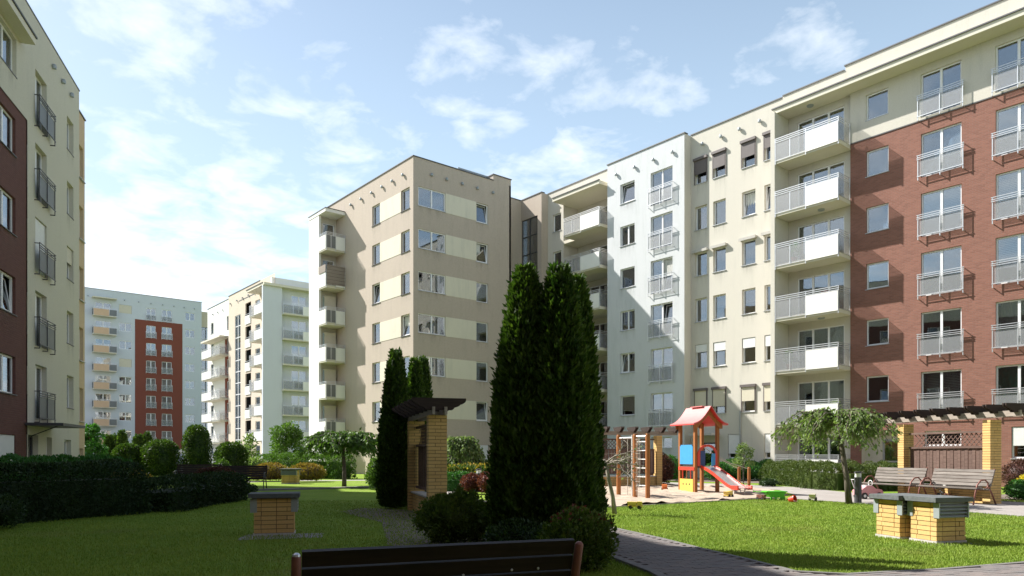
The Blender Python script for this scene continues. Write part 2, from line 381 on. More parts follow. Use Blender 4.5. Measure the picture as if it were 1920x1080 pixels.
def pbox(F, name, s0, s1, y0, y1, z0, z1, mat, parent=None):
    o = part(name, MB().box(s0, s1, y0, y1, z0, z1), mat, parent or F.root, F.m if parent is None else None); return o
RW = random.Random(11)
def window(F, s, z, w, h, sash=1, inset=.10, sill=True, curt=None, shutter=None, frame='white_frame', fw=.065, tilt=None, split=None, name='window'):
    """s,z is the lower left corner of the opening. window > pane, sill, curtain, shutter"""
    def mk():
        b = MB(); b.box(0, fw, 0, .07, 0, h).box(w - fw, w, 0, .07, 0, h).box(fw, w - fw, 0, .07, 0, fw).box(fw, w - fw, 0, .07, h - fw, h)
        for k in range(1, sash): c = w * k / sash; b.box(c - fw * .8, c + fw * .8, -.004, .066, fw, h - fw)
        return b.mesh('window', frame)
    wo = obj(name, cached(('win', w, h, sash, frame, fw), mk), F.root, F.at(s, inset, z))
    pw = (w - 2 * fw - (sash - 1) * fw * 1.6) / sash; ph = h - 2 * fw
    def mkp():
        b = MB(); b.box(0, pw, .028, .040, 0, ph); return b.mesh('pane', 'glass')
    def mks():
        b = MB(); e = .045
        b.box(0, e, 0, .05, 0, ph).box(pw - e, pw, 0, .05, 0, ph).box(e, pw - e, 0, .05, 0, e).box(e, pw - e, 0, .05, ph - e, ph)
        return b.mesh('sash', frame)
    def mkpi():
        b = MB(); e = .045; b.box(e, pw - e, .018, .03, e, ph - e); return b.mesh('pane', 'glass')
    for k in range(sash):
        x = fw + k * (pw + fw * 1.6)
        if tilt == k:
            sm = T(x, 0, fw) @ RX(R(-9)) @ T(0, .01, 0)
            obj('sash', cached(('sash', pw, ph, frame), mks), wo, sm); obj('pane', cached(('panei', pw, ph), mkpi), wo, sm)
        else: obj('pane', cached(('pane', pw, ph), mkp), wo, T(x, 0, fw))
    if sill:
        obj('sill', cached(('sill', w, inset, sill), lambda: MB().box(-.04, w + .04, -inset - .05, -.004, -.035, -.004).mesh('sill', 'coping' if sill == 'dark' else 'grey_metal')), wo, T(0, 0, 0))
        if getattr(F, 'stain', None) is not None:
            hs = .95
            obj('rain_streak', cached(('stain', w, inset, F.stain), lambda: (lambda b: (b.quad((-.08, -inset + F.stain - .003, -hs - .03), (w + .08, -inset + F.stain - .003, -hs - .03), (w + .08, -inset + F.stain - .003, -.036), (-.08, -inset + F.stain - .003, -.036), [(0, 0), (1, 0), (1, 1), (0, 1)]), b.mesh('rain_streak', 'rain_streak'))[1])(MB())), wo)
    if curt:
        kind, amt = curt
        def mkc():
            b = MB(); n = max(6, int(w / .09))
            if kind == 'blind':
                k = int(h * amt / .075)
                for i in range(k): b.box(fw, w - fw, .10, .125, h - fw - (i + 1) * .075 + .02, h - fw - i * .075)
                return b.mesh('blind', 'curtain')
            x0, x1 = (fw, w - fw) if kind in ('sheer', 'green') else (fw, fw + w * amt)
            z0 = fw if kind != 'sheer' else h * (1 - amt)
            for i in range(n):
                a = x0 + (x1 - x0) * i / n; c = x0 + (x1 - x0) * (i + 1) / n; ya = .12 + .025 * (i % 2); yc = .12 + .025 * ((i + 1) % 2)
                b.quad((a, ya, z0), (c, yc, z0), (c, yc, h - fw), (a, ya, h - fw))
            return b.mesh('curtain', 'curtain_green' if kind == 'green' else 'curtain')
        obj('blind' if kind == 'blind' else 'curtain', cached(('curt', w, h, kind, amt), mkc), wo)
    if shutter:
        mat, amt, boxm, proud = shutter
        def mksh():
            b = MB(); k = max(1, int(h * amt / .05))
            for i in range(k): b.box(.03, w - .03, -inset + .03 - proud, -inset + .045 - proud, h - .02 - (i + 1) * .05 + .006, h - .02 - i * .05)
            b.box(.03, w - .03, -inset + .032 - proud, -inset + .040 - proud, h - .02 - k * .05, h - .02)
            return b.mesh('roller_shutter', mat)
        obj('roller_shutter', cached(('rs', w, h, mat, amt, inset, proud), mksh), wo)
        if boxm:
            def mkbx():
                b = MB(); b.box(-.06, w + .06, -inset - .14, -inset - .003, h - .02, h + .13)
                b.box(-.035, .012, -inset - .05, -inset - .003, -.02, h - .02).box(w - .012, w + .035, -inset - .05, -inset - .003, -.02, h - .02); return b.mesh('shutter_box', boxm)
            obj('shutter_box', cached(('sbx', w, h, boxm, inset), mkbx), wo)
    return wo
def rcurt(p=.55):
    r = RW.random()
    if r > p: return None
    return RW.choice([('sheer', .55), ('sheer', .8), ('sheer', .95), ('side', .22), ('blind', .5), ('blind', .9)])
def juliet(F, s, z, w, h=1.25, d=.16, col='steel', pmat='perforated'):
    """railing in front of a french window. lower left corner of the railing at s,z"""
    def mk():
        b = MB(); y = -d
        for x in (0, w / 2, w): b.box(x - .018, x + .018, y - .012, y + .012, -.12, h)
        for zz in (h - .02, h - .12, h - .20): b.box(-.05, w + .05, y - .03, y - .005, zz - .014, zz + .014)
        b.box(-.03, w + .03, y - .03, y - .004, .04, .075)
        for x in (0, w / 2, w):
            b.box(x - .015, x + .015, y, -.004, -.12, -.085)
            if x != w / 2: b.box(x - .012, x + .012, y, -.004, h - .05, h - .02)
        return b.mesh('juliet_railing', col)
    r = obj('juliet_railing', cached(('jul', w, h, d, col), mk), F.root, F.at(s, 0, z))
    obj('perforated_panel', cached(('julp', w, h, d, pmat), lambda: MB().box(.02, w - .02, -d + .014, -d + .02, .08, h - .24).mesh('perforated_panel', pmat)), r)
    return r
def balcony(F, s0, s1, fl, d, back=0., split=.5, left=False, right=True, solid='panel_white', perf='perforated', hrail=1.1, t=.22, swap=False, slabm='soffit'):
    """slab at floor fl reaching d outwards; front = perforated sheet on one side, solid panel on the other. balcony > railing, panel, perforated_panel"""
    w = s1 - s0
    def mk(): return MB().box(0, w, -d, back, -t, 0).mesh('balcony', slabm)
    o = obj('balcony', cached(('balc', w, d, back, t, slabm), mk), F.root, F.at(s0, 0, fl))
    def mkr():
        b = MB(); y = -d - .03
        xs = [0.02, w * split / 2, w * split, w * (1 + split) / 2, w - .02]
        for x in xs: b.box(x - .02, x + .02, y - .014, y + .014, -t - .04 if x in (xs[0], xs[2], xs[4]) else -.1, hrail - (0 if x in (xs[0], xs[2], xs[4]) else .2))
        for zz in (hrail, hrail - .1, hrail - .2): b.box(-.01, w + .01, y - .024, y - .002, zz - .022, zz + .012)
        b.box(0, w, y - .02, y + .01, -.09, -.06)
        for side, on in ((0, left), (1, right)):
            if not on: continue
            x = .0 if side == 0 else w
            for zz in (hrail, hrail - .1, hrail - .2): b.box(x - .012, x + .012, y, -.02, zz - .02, zz + .012)
            b.box(x - .02, x + .02, -.08, -.04, -.05, hrail)
        return b.mesh('railing', 'steel')
    obj('railing', cached(('rail', w, d, split, left, right, hrail, t), mkr), o)
    a, c = (0, w * split) if not swap else (w * (1 - split), w)
    e, f2 = (w * split, w) if not swap else (0, w * (1 - split))
    obj('perforated_panel', cached(('pp', a, c, d, perf, hrail), lambda: MB().box(a + .03, c - .02, -d - .036, -d - .03, -.04, hrail - .25).mesh('perforated_panel', perf)), o)
    obj('panel', cached(('ps', e, f2, d, solid, hrail), lambda: MB().box(e + .02, f2 - .03, -d - .062, -d - .046, -.13, hrail - .24).mesh('panel', solid)), o)
    for side, on in ((0, left), (1, right)):
        if on:
            x = 0 if side == 0 else w
            obj('perforated_panel', cached(('pps', x, d, perf, hrail), lambda: MB().box(x - .005, x + .005, -d, -.06, -.04, hrail - .25).mesh('perforated_panel', perf)), o)
    return o
def coping(F, s0, s1, z, y0=-.05, y1=.30, name='roof_coping', mat='coping'): return pbox(F, name, s0, s1, y0, y1, z, z + .06, mat)
def vents(F, ss, z, n='vent_cowl'):
    def mk():
        b = MB(); b.lathe([(.085, -.09), (.095, 0), (.07, .075), (.02, .10)], 10, 0, -.05); return b.mesh('vent_cowl', 'zinc')
    for s in ss: obj('vent_cowl', cached('vent', mk), F.root, F.at(s, -.05, z))

# ------------------------------------------------------------------ foliage helpers
def leaf_mesh(name, P, D, S, L, W, mat, seed=0, fold=.0):
    """one diamond quad per leaf"""
    n = len(P); rg = np.random.default_rng(seed); L = np.broadcast_to(L, (n,))[:, None]; W = np.broadcast_to(W, (n,))[:, None]
    nrm = np.cross(D, S)
    V = np.stack([P, P + D * L * .45 + S * W * .5 + nrm * W * fold, P + D * L, P + D * L * .45 - S * W * .5 + nrm * W * fold], 1).reshape(-1, 3)
    me = bpy.data.meshes.new(name); me.vertices.add(4 * n); me.vertices.foreach_set('co', V.astype(np.float32).ravel())
    me.loops.add(4 * n); me.loops.foreach_set('vertex_index', np.arange(4 * n, dtype=np.int32))
    me.polygons.add(n); me.polygons.foreach_set('loop_start', np.arange(0, 4 * n, 4, dtype=np.int32))
    me.update(calc_edges=True)
    at = me.attributes.new('rnd', 'FLOAT', 'FACE'); at.data.foreach_set('value', rg.random(n).astype(np.float32))
    me.materials.append(M[mat]); return me
def unit(a): return a / np.maximum(np.linalg.norm(a, axis=-1, keepdims=True), 1e-9)
def rdirs(n, rg): return unit(rg.normal(size=(n, 3)))
def lumpf(seed, k=5):
    rg = np.random.default_rng(seed); c = rg.normal(size=(k, 3)) * 2.2; ph = rg.random(k) * 6.28
    return lambda P: sum(np.sin(P @ c[i] * (1 + .6 * i) + ph[i]) for i in range(k)) / k
def shrub(name, label, cat, loc, dim, mat, n=2500, leaf=.07, seed=1, group=None, lump=.18, up=.35, rz=0, box=False, core=True, flowers=None, shell=.25, sq=2.0, wr=.55):
    """rounded shrub or clipped block. shrub > foliage, branches"""
    t = thing(name, label, cat, loc, rz, group); rg = np.random.default_rng(seed); dx, dy, dz = dim; lf = lumpf(seed)
    U = rdirs(n, rg); U[:, 2] = np.where(U[:, 2] < -.85, -U[:, 2], U[:, 2])
    e = 2.0 / sq; Q = np.sign(U) * np.abs(U) ** e
    if sq > 2.01: Q = Q / np.maximum(np.abs(Q).max(1, keepdims=True) ** .0, 1)
    lum = 1 + lump * lf(U * 2.2)
    rad = (1 - shell * rg.random(n) ** 1.7) * lum
    P = Q * rad[:, None] * np.array([dx / 2, dy / 2, dz / 2]) + np.array([0, 0, dz / 2])
    P[:, 2] = np.maximum(P[:, 2], .02 + .05 * rg.random(n))
    D = unit(U * .7 + rdirs(n, rg) * .75 + np.array([0, 0, up])); S = unit(np.cross(D, rdirs(n, rg)))
    lz = leaf * (.7 + .6 * rg.random(n))
    part_me = leaf_mesh('foliage', P, D, S, lz, lz * wr, mat, seed)
    obj('foliage', part_me, t)
    if flowers is not None:
        fm, fn, zmin = flowers; idx = rg.permutation(np.where(P[:, 2] > zmin * dz)[0])[:fn]
        q = P[idx] + D[idx] * leaf * .6; Df = unit(D[idx] + rdirs(len(idx), rg) * .6); Sf = unit(np.cross(Df, rdirs(len(idx), rg)))
        obj('flowers', leaf_mesh('flowers', q, Df, Sf, leaf * 1.0, leaf * .8, fm, seed + 5), t, kind='stuff')
    if core:
        b = MB(); m1, m2 = 14, 9
        for i in range(m2 + 1):
            for j in range(m1):
                th = math.pi * i / m2; ph = 2 * math.pi * j / m1
                u = np.array([math.sin(th) * math.cos(ph), math.sin(th) * math.sin(ph), math.cos(th)]); q = np.sign(u) * np.abs(u) ** e
                r = .80 * (1 + lump * float(lf(u[None] * 2.2)[0])); b.v.append((q[0] * r * dx / 2, q[1] * r * dy / 2, max(.01, q[2] * r * dz / 2 + dz / 2)))
        for i in range(m2):
            for j in range(m1): b.f.append((i * m1 + j, (i + 1) * m1 + j, (i + 1) * m1 + (j + 1) % m1, i * m1 + (j + 1) % m1)); b.uv += [(0, 0)] * 4
        part('branches', b, 'soil' if mat in ('gold_leaf',) else mat, t, None, True)
    return t
def hedge(name, label, cat, pts, width, height, mat, per_m2=420, leaf=.05, seed=1, group=None, lump=.10, flowers=None, htop=None):
    """clipped hedge along a polyline (world xy). hedge > foliage, branches"""
    o0 = Vector((pts[0][0], pts[0][1], 0)); t = thing(name, label, cat, o0, 0, group); rg = np.random.default_rng(seed)
    A = np.array(pts, float) - np.array([o0.x, o0.y]); lf = lumpf(seed); PP = []; NN = []
    seg = A[1:] - A[:-1]; ln = np.linalg.norm(seg, axis=1); tot = ln.sum(); cum = np.concatenate([[0], np.cumsum(ln)])
    def along(u):
        k = np.clip(np.searchsorted(cum, u, side='right') - 1, 0, len(ln) - 1); f = (u - cum[k]) / ln[k]
        return A[k] + seg[k] * f[:, None], unit(seg[k])
    area = tot * (width + 2 * height); n = int(area * per_m2)
    q = rg.random(n) * (width + 2 * height); u = rg.random(n) * tot; c, d = along(u); nx = np.stack([-d[:, 1], d[:, 0]], 1)
    side = np.where(q < height, -1, np.where(q > height + width, 1, 0)); 
    w2 = np.where(side == 0, q - height - width / 2, side * width / 2); z = np.where(side == -1, q, np.where(side == 1, q - height - width, height))
    P = np.concatenate([c + nx * w2[:, None], z[:, None]], 1); Nn = np.concatenate([nx * side[:, None], (side == 0)[:, None] * 1.0], 1)
    # ends
    m = int(width * height * per_m2)
    for e, sgn in ((0, -1), (1, 1)):
        cc, dd = along(np.full(m, 1e-6 if e == 0 else tot - 1e-6)); nn = np.stack([-dd[:, 1], dd[:, 0]], 1)
        P = np.concatenate([P, np.concatenate([cc + nn * ((rg.random(m) - .5) * width)[:, None], (rg.random(m) * height)[:, None]], 1)]); Nn = np.concatenate([Nn, np.concatenate([dd * sgn, np.zeros((m, 1))], 1)])
    n = len(P)
    # soft shoulders
    P = P + Nn * (lump * lf(P * 1.3))[:, None] - Nn * (np.abs(rg.normal(size=n)) * .05)[:, None] + Nn * .03
    tt = np.clip((np.abs(np.concatenate([w2, np.zeros(n - len(w2))])) / (width / 2) - .6) / .4, 0, 1); vv = np.clip((P[:, 2] / height - .72) / .28, 0, 1)
    P[:, 2] -= np.where(Nn[:, 2] > .5, .16 * height * tt ** 2, 0); P[:, :2] -= Nn[:, :2] * (.13 * width * vv ** 2)[:, None]
    P[:, 2] = np.maximum(P[:, 2], .01)
    D = unit(Nn * .7 + rdirs(n, rg) * .8 + np.array([0, 0, .3])); S = unit(np.cross(D, rdirs(n, rg))); lz = leaf * (.7 + .6 * rg.random(n))
    obj('foliage', leaf_mesh('foliage', P, D, S, lz, lz * .6, mat, seed), t)
    if flowers:
        fm, fn = flowers; idx = rg.permutation(np.where(P[:, 2] > height * .75)[0])[:fn]; Df = unit(D[idx] + np.array([0, 0, .6])); Sf = unit(np.cross(Df, rdirs(len(idx), rg)))
        obj('flowers', leaf_mesh('flowers', P[idx] + Df * .03, Df, Sf, leaf * 1.3, leaf * .9, fm, seed + 3), t, kind='stuff')
    b = MB(); ins = .15
    for k in range(len(ln)):
        a = Vector((*A[k], 0)); e = Vector((*A[k + 1], 0)); L = (e - a).length; an = math.atan2(e.y - a.y, e.x - a.x)
        b.box(ins if k == 0 else -.05, L - (ins if k == len(ln) - 1 else -.05), -width / 2 + ins * 1.3, width / 2 - ins * 1.3, 0.01, height * .84 - ins, T(a.x, a.y, .002 * k) @ RZ(an))
    part('branches', b, mat, t); return t
def thuja(label, loc, h, rad, seed, n=9000, mat='thuja', group=None, name='thuja_tree', leaf=.10, lump=.16):
    t = thing(name, label, 'tree', loc, 0, group); rg = np.random.default_rng(seed); lf = lumpf(seed, 7)
    part('trunk', MB().tube([(0, 0, 0), (.01, 0, h * .3), (0, .01, h * .9)], [rad * .10, rad * .07, .01], 8), 'bark', t)
    def prof(tt): return rad * (1 - tt) ** .56 * (1 + .34 * tt) * np.minimum(1, .72 + tt * 2.6)
    tt = 1 - np.sqrt(rg.random(n) * .998 + .002) ** 1.15; th = rg.random(n) * 2 * math.pi
    U = np.stack([np.cos(th), np.sin(th), np.zeros(n)], 1)
    lum = 1 + lump * lf(np.stack([np.cos(th) * 1.6, np.sin(th) * 1.6, tt * h * 1.1], 1)) + .17 * lf(np.stack([np.cos(th) * 4, np.sin(th) * 4, tt * h * 2.8], 1))
    r = prof(tt) * lum * (1 - .28 * rg.random(n) ** 1.5) * np.where(rg.random(n) < .14, 1 + .16 * rg.random(n), 1)
    P = U * r[:, None]; P[:, 2] = .05 + tt * (h - .08)
    # flat fans: three leaves per sprig
    base = np.repeat(P, 3, 0); Uo = np.repeat(U, 3, 0); nn = len(base)
    D = unit(Uo * (.35 + .35 * rg.random((nn, 1))) + np.array([0, 0, .85]) + rdirs(nn, rg) * .48); S = unit(np.cross(D, rdirs(nn, rg)))
    lz = leaf * (.55 + .7 * rg.random(nn))
    obj('crown', leaf_mesh('crown', base + rdirs(nn, rg) * .02, D, S, lz, lz * .42, mat, seed), t)
    b = MB(); m1, m2 = 14, 16
    for i in range(m2 + 1):
        q = i / m2 * .985
        for j in range(m1):
            a = 2 * math.pi * j / m1; rr = float(prof(np.array([q]))[0]) * .70 * (1 + lump * float(lf(np.array([[math.cos(a) * 1.6, math.sin(a) * 1.6, q * h * 1.1]]))[0]))
            b.v.append((rr * math.cos(a), rr * math.sin(a), .04 + q * (h - .1)))
    for i in range(m2):
        for j in range(m1): b.f.append((i * m1 + j, i * m1 + (j + 1) % m1, (i + 1) * m1 + (j + 1) % m1, (i + 1) * m1 + j)); b.uv += [(0, 0)] * 4
    part('inner_branches', b, mat, t, None, True); return t
def weeping(label, loc, ht, rad, seed, mat, n_str=90, leaves=46, leaf=.10, trunk=.07, lean=(0, 0), bare=False, drop=.75, bark='bark', name='weeping_tree', group=None, arch=.25, keep=1.0):
    """umbrella crown: arching limbs with hanging strands. tree > trunk, limb, crown"""
    t = thing(name, label, 'tree', loc, 0, group); rg = np.random.default_rng(seed); rr = random.Random(seed)
    top = Vector((lean[0], lean[1], ht * .80)); b = MB()
    pts = [Vector((0, 0, 0)), Vector((lean[0] * .15 + .02, lean[1] * .2, ht * .25)), Vector((lean[0] * .6, lean[1] * .55, ht * .55)), top]
    b.tube(pts, [trunk * 1.25, trunk, trunk * .9, trunk * .75], 10); part('trunk', b, bark, t, None, True)
    lb = MB(); P = []; D = []
    for k in range(n_str):
        a = rr.random() * 2 * math.pi; ro = rad * (.15 + .85 * math.sqrt(rr.random())) * (1 + .22 * math.sin(2 * a + seed) + .12 * math.sin(5 * a + 2 * seed)); pk = arch * (.3 + .9 * rr.random())
        end = rr.uniform(.35, 1.0) * drop; q = []
        for i in range(9):
            f = i / 8; x = ro * (f ** .85); zz = top.z + pk * math.sin(min(1, f * 1.6) * math.pi * .6) - end * max(0, f - .45) ** 1.5 / .55 ** 1.5
            q.append(Vector((top.x + math.cos(a + .25 * math.sin(3 * f + k)) * x, top.y + math.sin(a + .25 * math.sin(3 * f + k)) * x, zz)))
        lb.tube(q, [trunk * .32 * (1 - .9 * i / 8) + .003 for i in range(9)], 5, False)
        if bare:
            for _ in range(5):
                i = rr.randint(3, 7); p = q[i]; e = p + Vector((rr.uniform(-.25, .25), rr.uniform(-.25, .25), rr.uniform(-.28, .12))); lb.tube([p, (p + e) / 2 + Vector((0, 0, .03)), e], [.007, .005, .003], 4, False)
        for i in range(leaves if rr.random() < keep else 0):
            f = .22 + .78 * rr.random(); j = min(7, int(f * 8)); p = q[j].lerp(q[j + 1], f * 8 - j) + Vector((rr.gauss(0, .05), rr.gauss(0, .05), rr.gauss(0, .04)))
            P.append(p); d = (q[j + 1] - q[j]).normalized(); D.append(d * .5 + Vector((rr.gauss(0, .5), rr.gauss(0, .5), -.45 + rr.gauss(0, .3))))
    part('limb', lb, bark, t, None, True)
    if P:
        P = np.array([tuple(p) for p in P]); D = unit(np.array([tuple(d) for d in D])); S = unit(np.cross(D, rdirs(len(P), rg))); lz = leaf * (.6 + .8 * rg.random(len(P)))
        obj('crown', leaf_mesh('crown', P, D, S, lz, lz * .5, mat, seed, .12), t)
    return t
def leafy_tree(label, loc, h, rad, seed, mat, n=6000, leaf=.14, trunk=.09, group=None, name='leafy_tree', base=.25, nb=14):
    """trunk, limbs and a crown of leaf clumps. tree > trunk, limb, crown"""
    t = thing(name, label, 'tree', loc, 0, group); rg = np.random.default_rng(seed); rr = random.Random(seed)
    part('trunk', MB().tube([(0, 0, 0), (.03, .02, h * .3), (0, 0, h * .75)], [trunk * 1.2, trunk, trunk * .4], 8), 'bark', t, None, True)
    lb = MB(); cl = []
    for k in range(nb):
        a = k * 2.4 + rr.random(); f = base + (1 - base) * (k + .5) / nb; r = rad * math.sin(min(1, (1 - f) / (1 - base) * 1.25 + .18) * math.pi * .5) * rr.uniform(.55, .95)
        e = Vector((math.cos(a) * r, math.sin(a) * r, h * f * .95)); lb.tube([(0, 0, h * f * .6), (e.x * .5, e.y * .5, h * f * .85), e], [trunk * .4, trunk * .25, .01], 5, False); cl.append((e, rad * rr.uniform(.30, .5)))
    part('limb', lb, 'bark', t)
    P = []; D = []; per = n // len(cl)
    for e, r in cl:
        u = rdirs(per, rg); p = u * (r * (rg.random((per, 1)) ** .5)) * np.array([1, 1, .8]) + np.array(tuple(e)); P.append(p); D.append(u)
    P = np.concatenate(P); D = unit(np.concatenate(D) + rdirs(len(P), rg) * .8 + np.array([0, 0, .1])); S = unit(np.cross(D, rdirs(len(P), rg))); lz = leaf * (.6 + .8 * rg.random(len(P)))
    P[:, 2] = np.maximum(P[:, 2], .05)
    obj('crown', leaf_mesh('crown', P, D, S, lz, lz * .55, mat, seed), t); return t

# ================================================================== the setting
YA = R(-24.6)                      # the courtyard's own axis (benches, pergolas, vent boxes, near block)
AX = Vector((math.cos(YA), math.sin(YA), 0)); AY = Vector((-math.sin(YA), math.cos(YA), 0))
def sheet(name, pts, z, mat, **k):
    b = MB(); b.v = [(x, y, z) for x, y in pts]; b.f = [tuple(range(len(pts)))]; b.uv = [(x, y) for x, y in pts]
    o = obj(name, b.mesh(name, mat)); o['kind'] = 'structure'
    for a, v in k.items(): o[a] = v
    return o
def strip(name, line, wd, z0, z1, mat):
    b = MB(); line = [Vector((x, y, 0)) for x, y in line]
    for k in range(len(line) - 1):
        a, e = line[k], line[k + 1]; L = (e - a).length; b.box(-.01, L + .01, -wd / 2, wd / 2, z0, z1 + .0015 * (k % 2), T(a.x, a.y) @ RZ(math.atan2(e.y - a.y, e.x - a.x)))
    o = part(name, b, mat, None); o['kind'] = 'structure'; return o
sheet('lawn', [(-900, -900), (1200, -900), (1200, 1200), (-900, 1200)], 0, 'lawn')
# paths
PATH_A_R = [(14.2, 20.5), (12.0, 14.0), (10.43, 9.98), (9.53, 7.77), (8.95, 6.54), (8.5, 5.48), (8.0, 4.45), (8.3, 3.95), (9.4, 3.45), (10.93, 2.95), (15, 1.9)]
PATH_A_L = [(14.5, -1.2), (9.0, .6), (6.5, 1.8), (5.6, 3.2), (6.05, 4.6), (6.6, 5.4), (7.3, 6.8), (8.0, 9.0), (9.4, 13.2), (12.4, 21.4)]
pathA = sheet('path', PATH_A_R + PATH_A_L, .004, 'gravel')
strip('kerb', PATH_A_R, .07, -.05, .032, 'kerb'); strip('kerb', PATH_A_L, .11, -.05, .05, 'kerb')
SAND = [(13.9, 13.1), (17.4, 12.85), (21, 12.5), (23.4, 13.3), (26.3, 15.7), (27.0, 18), (26.7, 22), (23, 24.5), (17, 22), (14, 17)]
PATH_B = [(19.0, 2.0), (19.2, 5.2), (20.0, 7.4), (20.84, 9.5), (21.3, 12.0), (23.6, 13.1), (26.5, 15.4), (27.3, 18), (27.0, 22), (23, 25.2), (16, 22.7), (13.0, 18.2), (12.2, 20.4), (14.5, 24), (24, 28.5), (29.2, 25), (30.2, 20), (29.4, 16.4), (26.9, 12.9), (26.4, 11.4), (25.3, 8), (24.2, 2)]
sheet('path', PATH_B, .006, 'path_stone')
strip('kerb', PATH_B[:5] + [SAND[2]], .08, -.05, .02, 'kerb')
strip('kerb', [SAND[0], SAND[1], SAND[2], SAND[3]], .07, -.05, .035, 'beam_wood')
sheet('path', [(5, 28.9), (10.7, 29.6), (16.2, 29.0), (24.0, 28.0), (23.8, 26.6), (15.2, 27.4), (10.2, 28.1), (5, 27.6)], .004, 'path_stone')
strip('kerb', [(5, 27.55), (10.2, 28.05), (15.2, 27.35), (23.8, 26.55)], .08, -.05, .06, 'kerb')
sheet('path', [(10, 37.6), (16.1, 38.2), (19.3, 36.6), (23, 33), (22, 32), (18.6, 35.4), (15.9, 37.0), (10, 36.6)], .004, 'path_stone')
sheet('road', [(8, 52), (24.5, 58), (28, 75), (28, 124), (-40, 124), (-40, 50)], .004, 'asphalt')
# foundation beds
for nm, pts in (('planting_bed', [(6.0, 7.2), (7.4, 8.8), (9.0, 13.4), (9.7, 15.6), (9.0, 17.2), (8.0, 16.3), (7.4, 13.2), (5.6, 9.8)]), ('planting_bed', [(31.0, 26.9), (36.0, 26.9), (36.6, 21), (36.4, 11.5), (33.2, 13.5), (32, 20)]),
                ('planting_bed', [(25.3, 8.6), (36.4, 8.6), (36.4, 1), (24.9, 1)]), ('planting_bed', [(20, 36.5), (30, 36), (33, 40.4), (24, 40.4)]), ('planting_bed', [(.6, 17.6), (3.4, 18.6), (6.9, 23.3), (9.0, 25.5), (7.2, 27), (2, 25)])):
    sheet(nm, pts, .008, 'mulch')
# clinker pavers of the near path: the nearest as single pieces, the rest joined
def pavers():
    PA = PATH_A_R + PATH_A_L; cells = []; c, s = math.cos(YA), math.sin(YA); rr = random.Random(4)
    for i in range(-10, 90):
        for j in range(-60, 260):
            u_, v_ = i * .204 + (.102 if j % 2 else 0), j * .104; x, y = c * u_ - s * v_, s * u_ + c * v_
            dep = .6362 * x + .7715 * y
            if not (5.5 < dep < 15): continue
            if all(inpoly(x + c * a - s * b, y + s * a + c * b, PA) for a in (-.1, .1) for b in (-.05, .05)): cells.append((dep, x, y))
    cells.sort(); vis = [q for q in cells if abs((.7715 * q[1] - .6362 * q[2]) / q[0]) < .72 and 1.4 / q[0] < .168]
    top = set(vis[:300]); me = MB().box(-.0985, .0985, -.0485, .0485, 0, .022).mesh('paver', 'paver'); jb = MB()
    for q in cells:
        m = T(q[1], q[2], rr.uniform(.004, .008)) @ RZ(YA) @ RX(rr.uniform(-.02, .02)) @ RY(rr.uniform(-.015, .015))
        if q in top: obj('paver', me, pathA, m)
        else: jb.box(-.0985, .0985, -.0485, .0485, 0, .022, m)
    o = part('pavers', jb, 'paver_joined', pathA); o['kind'] = 'stuff'
def inpoly(x, y, P):
    c = False; j = len(P) - 1
    for i in range(len(P)):
        if (P[i][1] > y) != (P[j][1] > y) and x < (P[j][0] - P[i][0]) * (y - P[i][1]) / (P[j][1] - P[i][1]) + P[i][0]: c = not c
        j = i
    return c
pavers()
# sandpit: rumpled surface clipped to its outline
def inpoly(x, y, P):
    c = False; j = len(P) - 1
    for i in range(len(P)):
        if (P[i][1] > y) != (P[j][1] > y) and x < (P[j][0] - P[i][0]) * (y - P[i][1]) / (P[j][1] - P[i][1]) + P[i][0]: c = not c
        j = i
    return c
def sandpit():
    b = MB(); n = 150; x0, x1, y0, y1 = 13.5, 27.5, 12.2, 24.8; rg = np.random.default_rng(3)
    X = np.linspace(x0, x1, n); Y = np.linspace(y0, y1, n); G = np.zeros((n, n)); gx, gy = np.meshgrid(X, Y, indexing='ij')
    for _ in range(1300):
        cx, cy = rg.uniform(x0, x1), rg.uniform(y0, y1); r = rg.uniform(.10, .26); G += rg.uniform(-.075, .065) * np.exp(-((gx - cx) ** 2 + (gy - cy) ** 2) / r ** 2)
    for _ in range(60):
        cx, cy = rg.uniform(x0, x1), rg.uniform(y0, y1); r = rg.uniform(.4, .9); G += rg.uniform(-.03, .05) * np.exp(-((gx - cx) ** 2 + (gy - cy) ** 2) / r ** 2)
    G = .055 + G; idx = {}
    for i in range(n):
        for j in range(n):
            if inpoly(X[i], Y[j], SAND): idx[i, j] = len(b.v); b.v.append((X[i], Y[j], float(max(.014, min(.17, G[i, j])))))
    for i in range(n - 1):
        for j in range(n - 1):
            k = [(i, j), (i + 1, j), (i + 1, j + 1), (i, j + 1)]
            if all(q in idx for q in k): b.f.append(tuple(idx[q] for q in k)); b.uv += [(0, 0)] * 4
    o = part('sandpit', b, 'sand', None, None, True); o['kind'] = 'structure'
sheet('sand_base', SAND, .010, 'sand'); sandpit()

# ================================================================== buildings
HW = -math.pi / 2                    # facade facing -X
def heads(k, a=2.5, st=2.81): return a + st * k
FL = lambda k: .3 + 2.81 * k

